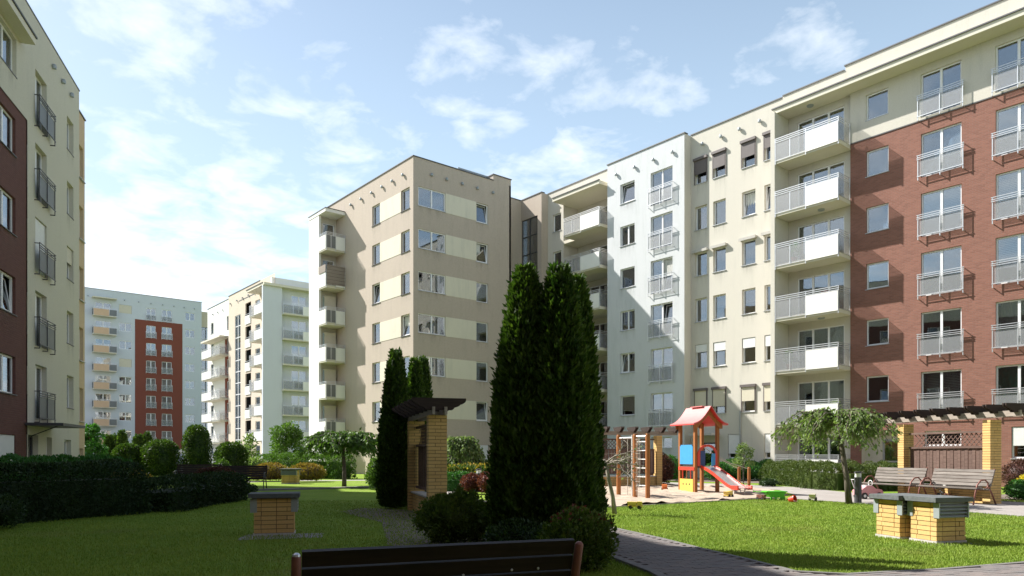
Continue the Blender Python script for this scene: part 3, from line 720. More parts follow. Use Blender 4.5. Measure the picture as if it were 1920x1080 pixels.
# ---- 1 red brick block at the right, with the stack of balconies beside it
t = thing('apartment_building', 'red brick apartment block with cream top storey and french windows, at the right edge', 'building', (36.6, 17.34, 0))
F = Fac(t, 36.6, 17.34, HW); END = 25.0
holes = []; wins = []
JC = [3.34, 6.40, 9.75, 12.8, 16.1, 19.2]
for k in range(1, 7):
    h = heads(k); holes.append((.79, 1.87, h - 1.27, h)); wins.append(('s', k, .79, h - 1.27))
    for s in JC: holes.append((s, s + 1.72, h - 2.05, h)); wins.append(('j', k, s, h - 2.05))
gh = [(.5, 2.55, .05, 2.62), (3.5, 5.05, 1.82, 2.52), (7.0, 8.75, 1.25, 2.62), (9.9, 11.5, 1.25, 2.62)]
wall(F, 0, END, 0, 17.22, holes + gh, 'red_brick', 0, .15)
wall(F, 0, END, 17.22, 19.745, holes, 'cream', -.035, .18)
pbox(F, 'shadow_strip', 0, END, -.034, -.002, 17.17, 17.218, 'coping')  # dark strip painting the shadow line under the proud cream storey
for kind, k, s, z in wins:
    if kind == 's': window(F, s, z, 1.08, 1.27, 1, .09 if k < 6 else .06, True, {6: None, 5: ('sheer', .9), 4: ('blind', .5), 3: None}.get(k), None)
    else:
        c = rcurt(.7)
        if k == 1 and s == JC[1]: c = ('green', 1)
        if k == 4 and s == JC[0]: c = ('blind', .9)
        if k == 5 and s == JC[0]: c = ('sheer', .95)
        window(F, s, z, 1.72, 2.05, 2, .09 if k < 6 else .06, False, c)
        juliet(F, s - .07, z - .03, 1.90, 1.06, .17 if k < 6 else .2)
window(F, 3.5, 1.82, 1.55, .70, 2, .08); window(F, 7.0, 1.25, 1.75, 1.37, 2, .08, True, None, ('shutter_white', .62, None, .0)); window(F, 9.9, 1.25, 1.6, 1.37, 2, .08, True, None, ('shutter_white', .5, None, 0))
# entrance recess
wall(F, .5, 2.55, .05, 2.62, [(1.34, 2.45, .05, 2.2)], 'grey_cream', .55, .1, 'entrance_wall')
pbox(F, 'entrance_ceiling', .5, 2.55, .15, .56, 2.62, 2.70, 'soffit'); pbox(F, 'entrance_side', .42, .5, .15, .56, .05, 2.62, 'grey_cream'); pbox(F, 'entrance_side', 2.55, 2.63, .15, .56, .05, 2.62, 'grey_cream')
d = window(F, 1.34, .05, 1.11, 2.15, 1, .58, False, None, None, 'grey_metal', .09, name='door')
part('crossbar', MB().box(.09, 1.02, -.01, .06, .98, 1.06), 'grey_metal', d); part('handle', MB().tube([(.95, -.05, .95), (.95, -.05, 1.25)], .012), 'steel', d)
# eaves, parapet and roof
pbox(F, 'eaves', -3.72, END, -1.02, -.036, 19.748, 19.99, 'soffit'); pbox(F, 'eaves', -3.70, -.002, -.034, .25, 19.752, 19.985, 'soffit'); pbox(F, 'gutter', -3.76, END, -1.08, -.96, 19.99, 20.05, 'coping')
pbox(F, 'parapet', -.25, END, -.0, .25, 19.75, 21.27, 'cream'); coping(F, -.30, END, 21.27)
pbox(F, 'roof', -3.7, END, .25, 13, 20.3, 20.5, 'felt'); pbox(F, 'parapet', -3.71, -.252, .0, .245, 19.995, 21.05, 'cream'); coping(F, -3.71, -.31, 21.05)
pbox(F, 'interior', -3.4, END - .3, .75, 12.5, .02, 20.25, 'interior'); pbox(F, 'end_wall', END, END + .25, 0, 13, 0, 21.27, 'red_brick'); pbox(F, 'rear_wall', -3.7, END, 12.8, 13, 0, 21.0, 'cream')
# balcony stack
bh = []
for k in range(0, 7): bh.append((-2.95, -.38, heads(k) - 2.1, heads(k)))
wall(F, -3.46, 0, 0, 19.75, bh, 'cream', .15, .12)
for k in range(0, 7):
    window(F, -2.95, heads(k) - 2.1, 2.57, 2.1, 3, .22, False, None if k in (6, 3) else RW.choice([None, ('sheer', .5), ('side', .25), ('sheer', .8)]))
    b = balcony(F, -3.46, 0, FL(k), 1.2, .14, .5, False, True)
    if k < 6 and k % 2 == 0:
        part('ceiling_lamp', MB().lathe([(.16, -.06), (.18, 0)], 14), 'zinc', t, F.at(-1.3, -.45, FL(k + 1) - .222))
part('ceiling_lamp', MB().lathe([(.16, -.06), (.18, 0)], 14), 'zinc', t, F.at(-1.9, -.45, 19.743))
wall_fin = pbox(F, 'fin_wall', -3.71, -3.465, -1.25, .15, 0, 19.743, 'cream')

# ---- 2 cream rendered block with roller shutters
t = thing('apartment_building', 'cream rendered apartment block with four columns of deep-set windows and roller shutters', 'building', (36.75, 27.25, 0))
F = Fac(t, 36.75, 27.25, HW); F.stain = 0.0; CC = [.30, 1.61, 3.56, 4.99]; CW = .87
holes = [(s, s + CW, heads(k) - 1.43, heads(k)) for k in range(1, 7) for s in CC] + [(2.62, 3.52, 1.2, 2.6), (4.99, 5.86, 1.2, 2.6), (.75, 1.85, .02, 2.15)]
wall(F, 0, 6.2, 0, 21.05, holes, 'cream', 0, .20)
for k in range(1, 7):
    for i, s in enumerate(CC):
        z = heads(k) - 1.43; sh = None; c = None; tl = None
        if k == 6: sh = ('shutter_brown', .62 if i != 3 else .55, 'shutter_brown', .08)
        elif k == 4: pass
        elif k == 2: sh = ('shutter_white', .33 + .03 * i, None, 0)
        elif k == 1: sh = ('shutter_beige', (.80, .70, .56, .66)[i], 'shutter_brown', .09)
        else: c = RW.choice([None, ('sheer', .9), ('sheer', .5)]); tl = 0 if (k, i) in ((5, 2), (5, 3)) else None
        wo = window(F, s, z, CW, 1.43, 1, .16, True, c, sh, tilt=tl)
        if k == 4: part('awning_box', MB().box(-.1, CW + .1, -.36, -.165, 1.44, 1.56).box(-.1, CW + .1, -.36, -.33, 1.40, 1.44), 'concrete', wo)
window(F, 2.62, 1.2, .9, 1.4, 1, .14, True, None, ('shutter_white', .80, None, 0)); window(F, 4.99, 1.2, .87, 1.4, 1, .14, True, None, ('shutter_white', .78, None, 0))
d = window(F, .75, .02, 1.1, 2.13, 1, .15, False, None, None, 'dark_metal', .09, name='door'); part('handle', MB().tube([(.95, -.05, .95), (.95, -.05, 1.2)], .012), 'steel', d)
pbox(F, 'canopy', .5, 2.1, -.9, -.004, 2.55, 2.68, 'concrete')
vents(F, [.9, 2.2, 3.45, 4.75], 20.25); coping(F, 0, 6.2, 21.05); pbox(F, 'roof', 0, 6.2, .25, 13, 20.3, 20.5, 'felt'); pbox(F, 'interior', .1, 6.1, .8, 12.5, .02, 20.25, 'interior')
part('downpipe', MB().tube([(0, -.05, 0), (0, -.05, 3.9)], .04), 'zinc', t, F.at(3.48, 0, .05))

# ---- 3 white block with corner balconies
t = thing('apartment_building', 'white rendered apartment block with balconies in a recess on its left side', 'building', (36.1, 33.61, 0))
F = Fac(t, 36.1, 33.61, HW); F.stain = 0.0
holes = [(1.16, 2.41, heads(k) - 1.3, heads(k)) for k in range(1, 7)] + [(3.74, 5.47, heads(k) - 2.1, heads(k)) for k in range(1, 7)] + [(3.8, 5.42, 1.83, 2.52), (1.16, 2.41, 1.3, 2.5)]
wall(F, 0, 6.36, 0, 21.03, holes, 'white_render', 0, .18)
for k in range(1, 7):
    window(F, 1.16, heads(k) - 1.3, 1.25, 1.3, 1 if k in (6, 4, 1) else 2, .12, True, rcurt(.3) if k < 5 else None, tilt=0 if k in (6, 2) else None)
    window(F, 3.74, heads(k) - 2.1, 1.73, 2.1, 2, .12, False, {1: ('blind', .9), 2: None}.get(k, rcurt(.4)), tilt=1 if k in (3, 4) else None)
    juliet(F, 3.66, heads(k) - 2.13, 1.9, 1.1, .17)
window(F, 3.8, 1.83, 1.62, .69, 2, .12); window(F, 1.16, 1.3, 1.25, 1.2, 1, .12)
vents(F, [.85, 2.45, 4.0, 5.5], 20.15); coping(F, -.04, 6.41, 21.03)
pbox(F, 'side_wall', 6.20, 6.358, .002, .66, 0, 21.028, 'cream'); pbox(F, 'side_wall', 0.002, .16, .002, 2.15, 0, 21.028, 'cream')
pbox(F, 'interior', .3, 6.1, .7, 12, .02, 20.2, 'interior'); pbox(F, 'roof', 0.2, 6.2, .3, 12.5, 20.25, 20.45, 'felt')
G = Fac(t, 38.2, 38.6, HW)            # balcony recess
bh = [(1.25, 4.1, heads(k) - 2.1, heads(k)) for k in range(7)]
wall(G, 0, 4.99, 0, 20, bh, 'cream', 0, .12)
for k in range(7):
    window(G, 1.25, heads(k) - 2.1, 2.85, 2.1, 3, .08, False, rcurt(.4))
    pbox(G, 'balcony_floor', 0.002, 4.985, -1.446, -.002, FL(k) - .22, FL(k), 'soffit')
    balcony(Fac(t, 36.75, 38.6, HW), 1.17, 4.66, FL(k), 1.05, -.004, .48, True, True)
pbox(G, 'balcony_roof', 0, 4.66, -2.56, 0, 19.80, 20.04, 'soffit'); pbox(G, 'gutter', -.02, 4.68, -2.62, -2.5, 20.04, 20.09, 'coping')
pbox(G, 'parapet', 0.002, 4.985, -1.45, -1.2, 20.045, 21.08, 'cream'); coping(G, 0, 4.94, 21.08, -1.5, -1.1)
pbox(G, 'roof', 0, 4.95, -1.2, 9, 20.3, 20.5, 'felt'); pbox(G, 'interior', .1, 4.9, .5, 9, .02, 20.0, 'interior')
K = Fac(t, 36.75, 40.3, HW); K.stain = 0.0           # narrow strip beyond the recess
wall(K, 0, 1.7, 0, 21.08, [(.55, 1.45, heads(k) - 1.3, heads(k)) for k in range(1, 7)], 'cream', 0, .18)
for k in range(1, 7): window(K, .55, heads(k) - 1.3, .9, 1.3, 1, .12, True, rcurt(.4))
pbox(K, 'side_wall', 1.55, 1.698, .002, 1.45, 0, 20.04, 'cream'); coping(K, 0, 1.72, 21.08); pbox(K, 'interior', .1, 1.6, .6, 9, .02, 20.2, 'interior'); pbox(K, 'roof', 0, 1.7, .3, 9, 20.3, 20.5, 'felt')

# ---- 4 beige block with pale bands
t = thing('apartment_building', 'beige apartment block with pale bands between its windows, seen on its corner', 'building', (25.15, 40.7, 0))
F = Fac(t, 25.15, 40.7, 0); F.stain = 0.0
bz = lambda k: 2.38 + 2.80 * k
holes = [(.38, 2.54, bz(k) - 1.28, bz(k)) for k in range(1, 7)] + [(5.16, 6.21, bz(k) - 1.38, bz(k)) for k in range(1, 7)] + [(5.2, 6.25, .05, 2.1)]
wall(F, 0, 8.31, 0, 21.05, holes, 'beige', 0, .15)
for k in range(1, 7):
    window(F, .38, bz(k) - 1.28, 2.16, 1.28, 2, .06, True, [None, ('sheer', .6), ('side', .2), None, None, ('sheer', .95)][k - 1])
    window(F, 5.16, bz(k) - 1.38, 1.05, 1.38, 1, .09, True, [None, None, None, ('sheer', .9), ('side', .4), None][k - 1], tilt=0 if k in (6, 5, 1) else None)
    pbox(F, 'pale_band', 2.54, 5.16, -.018, -.001, bz(k) - 1.33, bz(k) - .0, 'pale_band')
window(F, 5.2, .05, 1.05, 2.05, 1, .1, False, None, ('shutter_white', .97, None, 0), name='door')
part('wall_lamp', MB().box(-.25, .25, -.22, 0, 0, .2), 'panel_white', t, F.at(6.7, -.002, 3.2))
vents(F, [1.4, 2.6, 3.9, 5.2, 6.6], 20.15); coping(F, -.04, 6.68, 21.05)
pbox(F, 'stair_tower_top', 6.68, 8.31, .0, 3.0, 21.052, 21.48, 'beige'); coping(F, 6.63, 8.36, 21.48, -.05, 3.05)
sk = part('skylight', MB().box(4.0, 6.65, .55, 2.2, 20.9, 21.46), 'glass', t, F.m); part('skylight_frame', MB().box(3.97, 6.67, .53, .56, 21.44, 21.5).box(3.97, 4.03, .53, .57, 20.9, 21.44).box(5.3, 5.35, .53, .57, 20.9, 21.44), 'zinc', t, F.m)
G = Fac(t, 25.15, 53.5, HW); G.stain = 0.0           # sunlit left face: s = 53.5 - Y
gx = lambda y: 53.5 - y
holes = [(gx(42.25), gx(41.15), bz(k) - 1.42, bz(k)) for k in range(1, 7)] + [(gx(46.25), gx(45.1), bz(k) - 1.42, bz(k)) for k in range(1, 7)]
wall(G, 0, 12.8, 0, 21.05, holes, 'beige', 0, .18)
for k in range(1, 7):
    window(G, gx(42.25), bz(k) - 1.42, 1.1, 1.42, 1, .12, 'dark', rcurt(.3), tilt=0 if k == 3 else None); window(G, gx(46.25), bz(k) - 1.42, 1.15, 1.42, 1, .12, 'dark', rcurt(.3), tilt=0 if k == 4 else None)
    pbox(G, 'pale_band', gx(45.1), gx(42.25), -.018, -.001, bz(k) - 1.42, bz(k) - .06, 'pale_band')
vents(G, [gx(y) for y in (41.9, 43.3, 44.7, 46.2, 47.8, 49.4)], 20.16); coping(G, 0, 12.84, 21.05)
pbox(F, 'roof', .3, 8.2, .3, 12.5, 20.3, 20.5, 'felt'); pbox(F, 'interior', .6, 7.9, .6, 12.2, .02, 20.2, 'interior'); pbox(F, 'rear_wall', 0, 8.3, 12.6, 12.8, 0, 21.04, 'beige')
# balcony tower on the left face
TW = Fac(t, 23.6, 51.72, 0)           # facing -Y, s = X - 23.6
pbox(TW, 'tower_wall', -.02, .16, .0, 1.78, 0, 19.66, 'white_clean'); wall(TW, .16, 1.55, 0, 19.66, [(.42, 1.4, FL(k) + .02, FL(k) + 2.1) for k in range(7)], 'cream', .30, .1, 'tower_wall')
pbox(TW, 'tower_roof', -.05, 1.548, -1.22, 1.8, 19.66, 19.90, 'white_clean'); pbox(TW, 'gutter', -.08, 1.545, -1.26, 1.83, 19.90, 19.95, 'coping')
for k in range(7):
    fl = .22 + 2.80 * k
    window(TW, .42, FL(k) + .02, .98, 2.08, 1, .36, False, None, ('shutter_beige', .97, None, 0) if k < 5 else None, name='door')
    balcony(TW, .0, 1.547, fl, 1.22, .298, .5, False, False, perf='perforated_dark', hrail=1.1, t=.24)
    b = MB(); b.box(-.03, -.012, -1.2, -.05, -.14, .9); part('panel', b, 'panel_white', t, TW.at(0, 0, fl))
    rb = MB()
    for zz in (.98, 1.08): rb.box(-.03, -.005, -1.24, -.05, zz - .015, zz + .015)
    part('railing', rb, 'steel', t, TW.at(0, 0, fl))
# brown stair section in the inner corner
K = Fac(t, 36.1, 42.65, HW)
wall(K, 0, 2.35, 0, 21.08, [(.05, 1.9, .3, 19.5)], 'beige', 0, .12)
wo = window(K, .05, .3, 1.85, 19.2, 2, .05, False, None, None, 'dark_metal', .05, name='stair_glazing')
for k in range(14): part('transom', MB().box(.05, 1.8, -.01, .05, 1.37 * (k + 1), 1.37 * (k + 1) + .06), 'dark_metal', wo)
pbox(K, 'side_wall', 2.2, 2.348, .002, .66, 0, 21.078, 'beige'); coping(K, 0, 2.4, 21.08); pbox(K, 'interior', .1, 2.2, .5, 6, .02, 20.2, 'interior'); pbox(K, 'roof', 0, 2.3, .3, 9, 20.3, 20.5, 'felt')
NF = Fac(t, 33.46, 42.65, 0); wall(NF, 0, 2.64, 0, 21.06, [], 'beige'); coping(NF, 0, 2.6, 21.06)
pbox(NF, 'side_wall', -.16, -.002, -1.95, 0, 0, 21.04, 'beige'); pbox(NF, 'chimney', .9, 1.4, .8, 1.3, 21.1, 21.5, 'concrete'); part('chimney_pipe', MB().tube([(1.1, 1.0, 21.5), (1.1, 1.0, 22.1)], .06), 'zinc', t, NF.m)

# ---- 5 shaded block at the left
LA = R(67.2)
t = thing('apartment_building', 'shaded apartment block of red brick and grey cream render at the left edge', 'building', (3.4, 32.45, 0))
F = Fac(t, 3.4, 32.45, LA); F.stain = -.03; lh = lambda k: 2.05 + 2.79 * k
holes = []; bw = [-3.72, -7.6, -11.5, -15.4, -19.3]
for k in range(6):
    for s in bw: holes.append((s, s + 1.82, lh(k) - 1.32 if k else .45, lh(k) if k else 2.1))
    if k: holes += [(.02, 1.33, lh(k) - 2.08, lh(k)), (3.95, 4.9, lh(k) - 1.4, lh(k))]
holes += [(1.25, 1.95, .85, 2.1), (3.6, 4.55, .02, 2.05), (-.75, .35, .02, 2.15)]
S0 = -40
wall(F, S0, -.82, 0, 13.66, holes, 'shaded_brick', 0, .16); wall(F, S0, -.82, 13.66, 17.92, holes, 'grey_cream', -.03, .16); wall(F, -.82, 5.78, 0, 17.92, holes, 'grey_cream', -.03, .22)
for k in range(6):
    for s in bw: window(F, s, (lh(k) - 1.32) if k else .45, 1.82, 1.32 if k else 1.65, 2, .10, 'dark', rcurt(.5), ('shutter_white', .97, None, 0) if k == 0 else None, tilt=1 if k == 2 and s == bw[0] else None)
    if k:
        window(F, .02, lh(k) - 2.08, 1.31, 2.08, 2 if k != 3 else 2, .15, False, rcurt(.5), ('shutter_white', .97, None, 0) if k == 3 else None); juliet(F, -.08, lh(k) - 2.1, 1.82, 1.1, .2, 'dark_metal', 'perforated_dark')
        window(F, 3.95, lh(k) - 1.4, .95, 1.4, 1, .15, 'dark', rcurt(.4), ('shutter_beige', .5, None, 0) if k == 3 else None)
window(F, 1.25, .85, .7, 1.25, 1, .15); window(F, 3.6, .02, .95, 2.03, 1, .15, False, None, None, 'white_frame', .08, name='door'); window(F, -.75, .02, 1.1, 2.13, 1, .16, False, None, None, 'dark_metal', .09, name='door')
pbox(F, 'eaves', S0, -1.5, -.5, -.035, 16.12, 16.36, 'soffit'); pbox(F, 'gutter', S0, -1.45, -.55, -.45, 16.36, 16.42, 'coping')
vents(F, [2.0, 3.2, 4.4], 17.1); coping(F, S0, 5.83, 17.92)
cn = part('canopy', MB().prism([(-1.05, .02), (1.9, .02), (1.9, .12), (-1.05, .12)], -1.25, -.035), 'dark_metal', t, F.at(0, 0, 2.46)); part('canopy_bracket', MB().tube([(-.4, -.04, -.35), (-.4, -.9, .03)], .02), 'dark_metal', t, F.at(0, 0, 2.46))
wall(F, 5.78, 7.0, 0, 17.1, [(5.95, 6.75, lh(k) - 1.9, lh(k) - .35) for k in range(0, 6)], 'tan', .05, .2)
for k in range(6): window(F, 5.95, lh(k) - 1.9, .8, 1.55, 1, .2, True, rcurt(.5))
coping(F, 5.84, 7.05, 17.1, 0, .4)
pbox(F, 'roof', S0, 5.7, .2, 12.3, 16.9, 17.1, 'felt'); pbox(F, 'interior', S0 + .3, 5.6, .7, 11.8, .02, 16.85, 'interior'); pbox(F, 'end_wall', S0 - .2, S0, 0, 12.4, 0, 17.9, 'shaded_brick'); pbox(F, 'rear_wall', S0, 5.78, 12.2, 12.4, 0, 17.9, 'grey_cream')
pbox(F, 'end_wing', 5.8, 13.5, 3.3, 12.4, 0, 17.5, 'tan'); pbox(F, 'end_wing', 5.8, 6.98, .5, 3.3, 0, 17.06, 'tan')

# ---- 6 far pale block across the car park
t = thing('apartment_building', 'distant pale blue-white tower block with a red panel of windows and orange balconies', 'building', (14, 125.6, 0))
F = Fac(t, 14, 125.6, 0); fz = lambda k: 24.85 - 2.80 * k      # k = 0 top
fx = lambda x: x - 14
holes = []; spec = []
for k in range(9):
    z = fz(k)
    if z > 2: spec += [('w', fx(24.23), z - 1.3, 1.8, 1.3), ('w', fx(33.94), z - 1.3, 1.5, 1.3), ('j', fx(28.1), z - 1.95, 1.4, 1.95), ('j', fx(30.4), z - 1.95, 1.5, 1.95), ('b', fx(20.95), z - 2.05, 2.2, 2.05), ('w', fx(17.2), z - 1.3, 1.5, 1.3)]
holes = [(s, s + w, z, z + h) for _, s, z, w, h in spec]
RP = (fx(26.48), fx(33.53))
wall(F, 0, RP[0], 0, 26.8, holes, 'far_white', 0, .15); wall(F, RP[0], RP[1], 22.85, 26.8, holes, 'far_white', 0, .15); wall(F, RP[1], fx(36.54), 0, 26.8, holes, 'far_white', 0, .15); wall(F, RP[0], RP[1], 0, 22.85, holes, 'far_red', -.02, .17)
for kd, s, z, w, h in spec:
    sh = None
    if kd == 'w' and RW.random() < .14: sh = ('shutter_beige', .97, None, 0)
    window(F, s, z, w, h, 2, .08, False, rcurt(.5), sh, fw=.08)
    if kd == 'j': juliet(F, s - .05, z - .02, w + .1, 1.0, .15)
    if kd == 'b': balcony(F, fx(20.55), fx(23.75), z + .0, 1.1, 0, .33, True, True, 'panel_orange', 'perforated_dark', swap=True)
pbox(F, 'balcony_roof', fx(20.5), fx(23.8), -1.1, -.002, 25.35, 25.5, 'soffit'); vents(F, [fx(x) for x in (20, 25, 27, 28.8, 30.5, 32.2, 33.8, 35.4)], 25.6); coping(F, 0, fx(36.6), 26.8)
pbox(F, 'interior', .3, 22.2, .6, 11, .02, 26, 'interior'); pbox(F, 'roof', 0, 22.5, .3, 12, 26.1, 26.3, 'felt'); pbox(F, 'side_wall', fx(36.4), fx(36.535), .002, 12, 0, 26.79, 'far_white'); pbox(F, 'side_wall', .002, .2, .002, 12, 0, 26.79, 'far_white')
G = Fac(t, 36.54, 127.2, 0); wall(G, .002, 2.4, 0, 25.6, [(.15, 2.1, .5, 23)], 'far_tan', 0, .1); wo = window(G, .15, .5, 1.95, 22.5, 2, .04, False, None, None, 'dark_metal', .07, name='stair_glazing')
for k in range(13): part('transom', MB().box(.06, 1.9, -.01, .05, 1.7 * (k + 1), 1.7 * (k + 1) + .1), 'grey_metal', wo)
pbox(G, 'interior', .2, 2.2, .6, 8, .02, 25, 'interior')

# ---- 7 far tan and white block
t = thing('apartment_building', 'tan and white apartment block with white balconies, farther back beyond the beige block', 'building', (30.1, 77.6, 0))
F = Fac(t, 30.4, 105.0, HW); gy = lambda y: 105.0 - y
zk = lambda k: 2.5 + 2.81 * k
holes = [(gy(90.9), gy(88.9), .4, 18.6)] + [(gy(87.2), gy(85.3), FL(k), FL(k) + 2.4) for k in range(0, 7)] + [(gy(83.9), gy(82.4), zk(k) - 1.6, zk(k)) for k in range(0, 7)] + [(gy(81.2), gy(78.6), zk(k) - 2.1, zk(k)) for k in range(0, 7)]
wall(F, gy(93.3), gy(77.9), 0, 21.45, holes, 'far_tan', 0, .15)
wo = window(F, gy(90.9), .4, 2.0, 18.2, 2, .05, False, None, None, 'white_frame', .08, name='stair_glazing')
for k in range(13): part('transom', MB().box(.08, 1.9, -.01, .05, 1.4 * (k + 1), 1.4 * (k + 1) + .09), 'white_frame', wo)
for k in range(7):
    z = FL(k)
    pbox(F, 'loggia_floor', gy(87.2), gy(85.3), .15, 1.6, z - .2, z - .002, 'soffit'); pbox(F, 'loggia_back', gy(87.2), gy(85.3), 1.5, 1.6, z, z + 2.4, 'far_tan'); pbox(F, 'panel', gy(87.15), gy(85.35), -.08, -.03, z - .15, z + .85, 'panel_white')
    part('railing', MB().box(0, 1.8, -.08, -.04, 1.0, 1.05).box(0, .04, -.08, -.04, .8, 1.0).box(1.76, 1.8, -.08, -.04, .8, 1.0), 'steel', t, F.at(gy(87.15), 0, z))
    window(F, gy(83.9), zk(k) - 1.6, 1.5, 1.6, 1, .08, True, rcurt(.6)); window(F, gy(81.2), zk(k) - 2.1, 2.6, 2.1, 2, .08, False, rcurt(.4))
    balcony(F, gy(82.1), gy(77.85), z, 1.3, 0, .36, True, False)
pbox(F, 'balcony_roof', gy(82.6), gy(77.55), -1.5, -.002, 19.85, 20.1, 'soffit'); pbox(F, 'gutter', gy(82.65), gy(77.5), -1.56, -1.44, 20.1, 20.16, 'coping')
vents(F, [gy(y) for y in (92.4, 90, 88, 86, 84.2)], 20.4); coping(F, gy(93.3), gy(82.4), 21.45); pbox(F, 'setback_wall', gy(82.3), gy(78.2), .002, .3, 20.12, 21.0, 'white_clean')
pbox(F, 'interior', gy(93), gy(79.4), 1.7, 11, .02, 20.0, 'interior'); pbox(F, 'roof', gy(93.3), gy(79.2), .3, 11.5, 20.3, 20.45, 'felt')
# white and terracotta part farther left, with white balconies
G = Fac(t, 30.9, 105.0, HW)
holes = [(gy(102.2), gy(100.9), zk(k) - 1.5, zk(k)) for k in range(7)] + [(gy(95.6), gy(94.6), zk(k) - 1.9, zk(k)) for k in range(7)]
wall(G, gy(103.5), gy(96.2), 0, 21.45, holes, 'white_clean', 0, .15); wall(G, gy(96.2), gy(93.3), 0, 16.6, holes, 'far_red', -.01, .15); wall(G, gy(96.2), gy(93.3), 16.6, 21.45, holes, 'white_clean', 0, .15)
for k in range(7):
    window(G, gy(102.2), zk(k) - 1.5, 1.3, 1.5, 1, .08, True, rcurt(.5)); window(G, gy(95.6), zk(k) - 1.9, 1.0, 1.9, 1, .08, False, rcurt(.5))
    if k < 6: balcony(G, gy(101.6), gy(94.2), FL(k), 1.3, 0, .45, False, True, swap=True)
pbox(G, 'balcony_roof', gy(101.8), gy(94.0), -1.4, -.002, 16.4, 16.6, 'soffit'); vents(G, [gy(y) for y in (101, 99, 97)], 20.4); coping(G, gy(103.5), gy(93.25), 21.45); pbox(G, 'interior', gy(103.2), gy(93.4), .8, 9, .02, 20.4, 'interior'); pbox(G, 'roof', gy(103.4), gy(93.4), .3, 9, 20.45, 20.6, 'felt')
# shaded end face towards the camera
K = Fac(t, 30.1, 77.55, 0)
pbox(K, 'fin_wall', -1.2, .95, -.05, .25, 0, 19.85, 'far_white')
bh = [(2.3, 4.1, zk(k) - 2.05, zk(k)) for k in range(7)]
wall(K, .95, 9, 0, 19.85, bh, 'far_white', .7, .12)
for k in range(7):
    window(K, 2.3, zk(k) - 2.05, 1.8, 2.05, 2, .78, False, ('sheer', (.5, .9, .95)[k % 3])); balcony(K, .96, 5.6, FL(k), .2, .69, .5, False, True)
pbox(K, 'balcony_roof', -1.2, 9, -.4, .9, 19.85, 20.12, 'soffit'); pbox(K, 'setback_wall', 0, 9, .5, .8, 20.12, 21.0, 'white_clean'); pbox(K, 'interior', 1.2, 8.8, 1.7, 12, .02, 19.8, 'interior'); pbox(K, 'roof', .3, 9, .8, 12, 20.15, 20.3, 'felt')

# unseen wing added to the left block, keeping sky light off the foreground
t5 = [o for o in COL.objects if o.name.startswith('apartment_building') and 'left edge' in o.get('label', '')][0]
nx, ny = math.sin(LA), -math.cos(LA); ex, ey = 3.4 + S0 * math.cos(LA), 32.45 + S0 * math.sin(LA)
W = Fac(t5, ex + 32 * nx, ey + 32 * ny, LA + R(90))
hw = [(2 + 3.9 * i, 3.8 + 3.9 * i, lh(k) - 1.32, lh(k)) for i in range(8) for k in range(6)]
wall(W, 0, 32, 0, 13.66, hw, 'shaded_brick', 0, .16); wall(W, 0, 32, 13.66, 17.92, hw, 'grey_cream', -.03, .16)
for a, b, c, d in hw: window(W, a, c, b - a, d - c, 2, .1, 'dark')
pbox(W, 'interior', .3, 31.7, .7, 11, .02, 16.8, 'interior'); pbox(W, 'roof', 0, 32, .2, 11.5, 16.9, 17.1, 'felt'); pbox(W, 'rear_wall', 0, 32, 11.3, 11.5, 0, 17.9, 'grey_cream'); pbox(W, 'end_wall', -.2, 0, 0, 11.5, 0, 17.9, 'shaded_brick'); coping(W, 0, 32, 17.92)

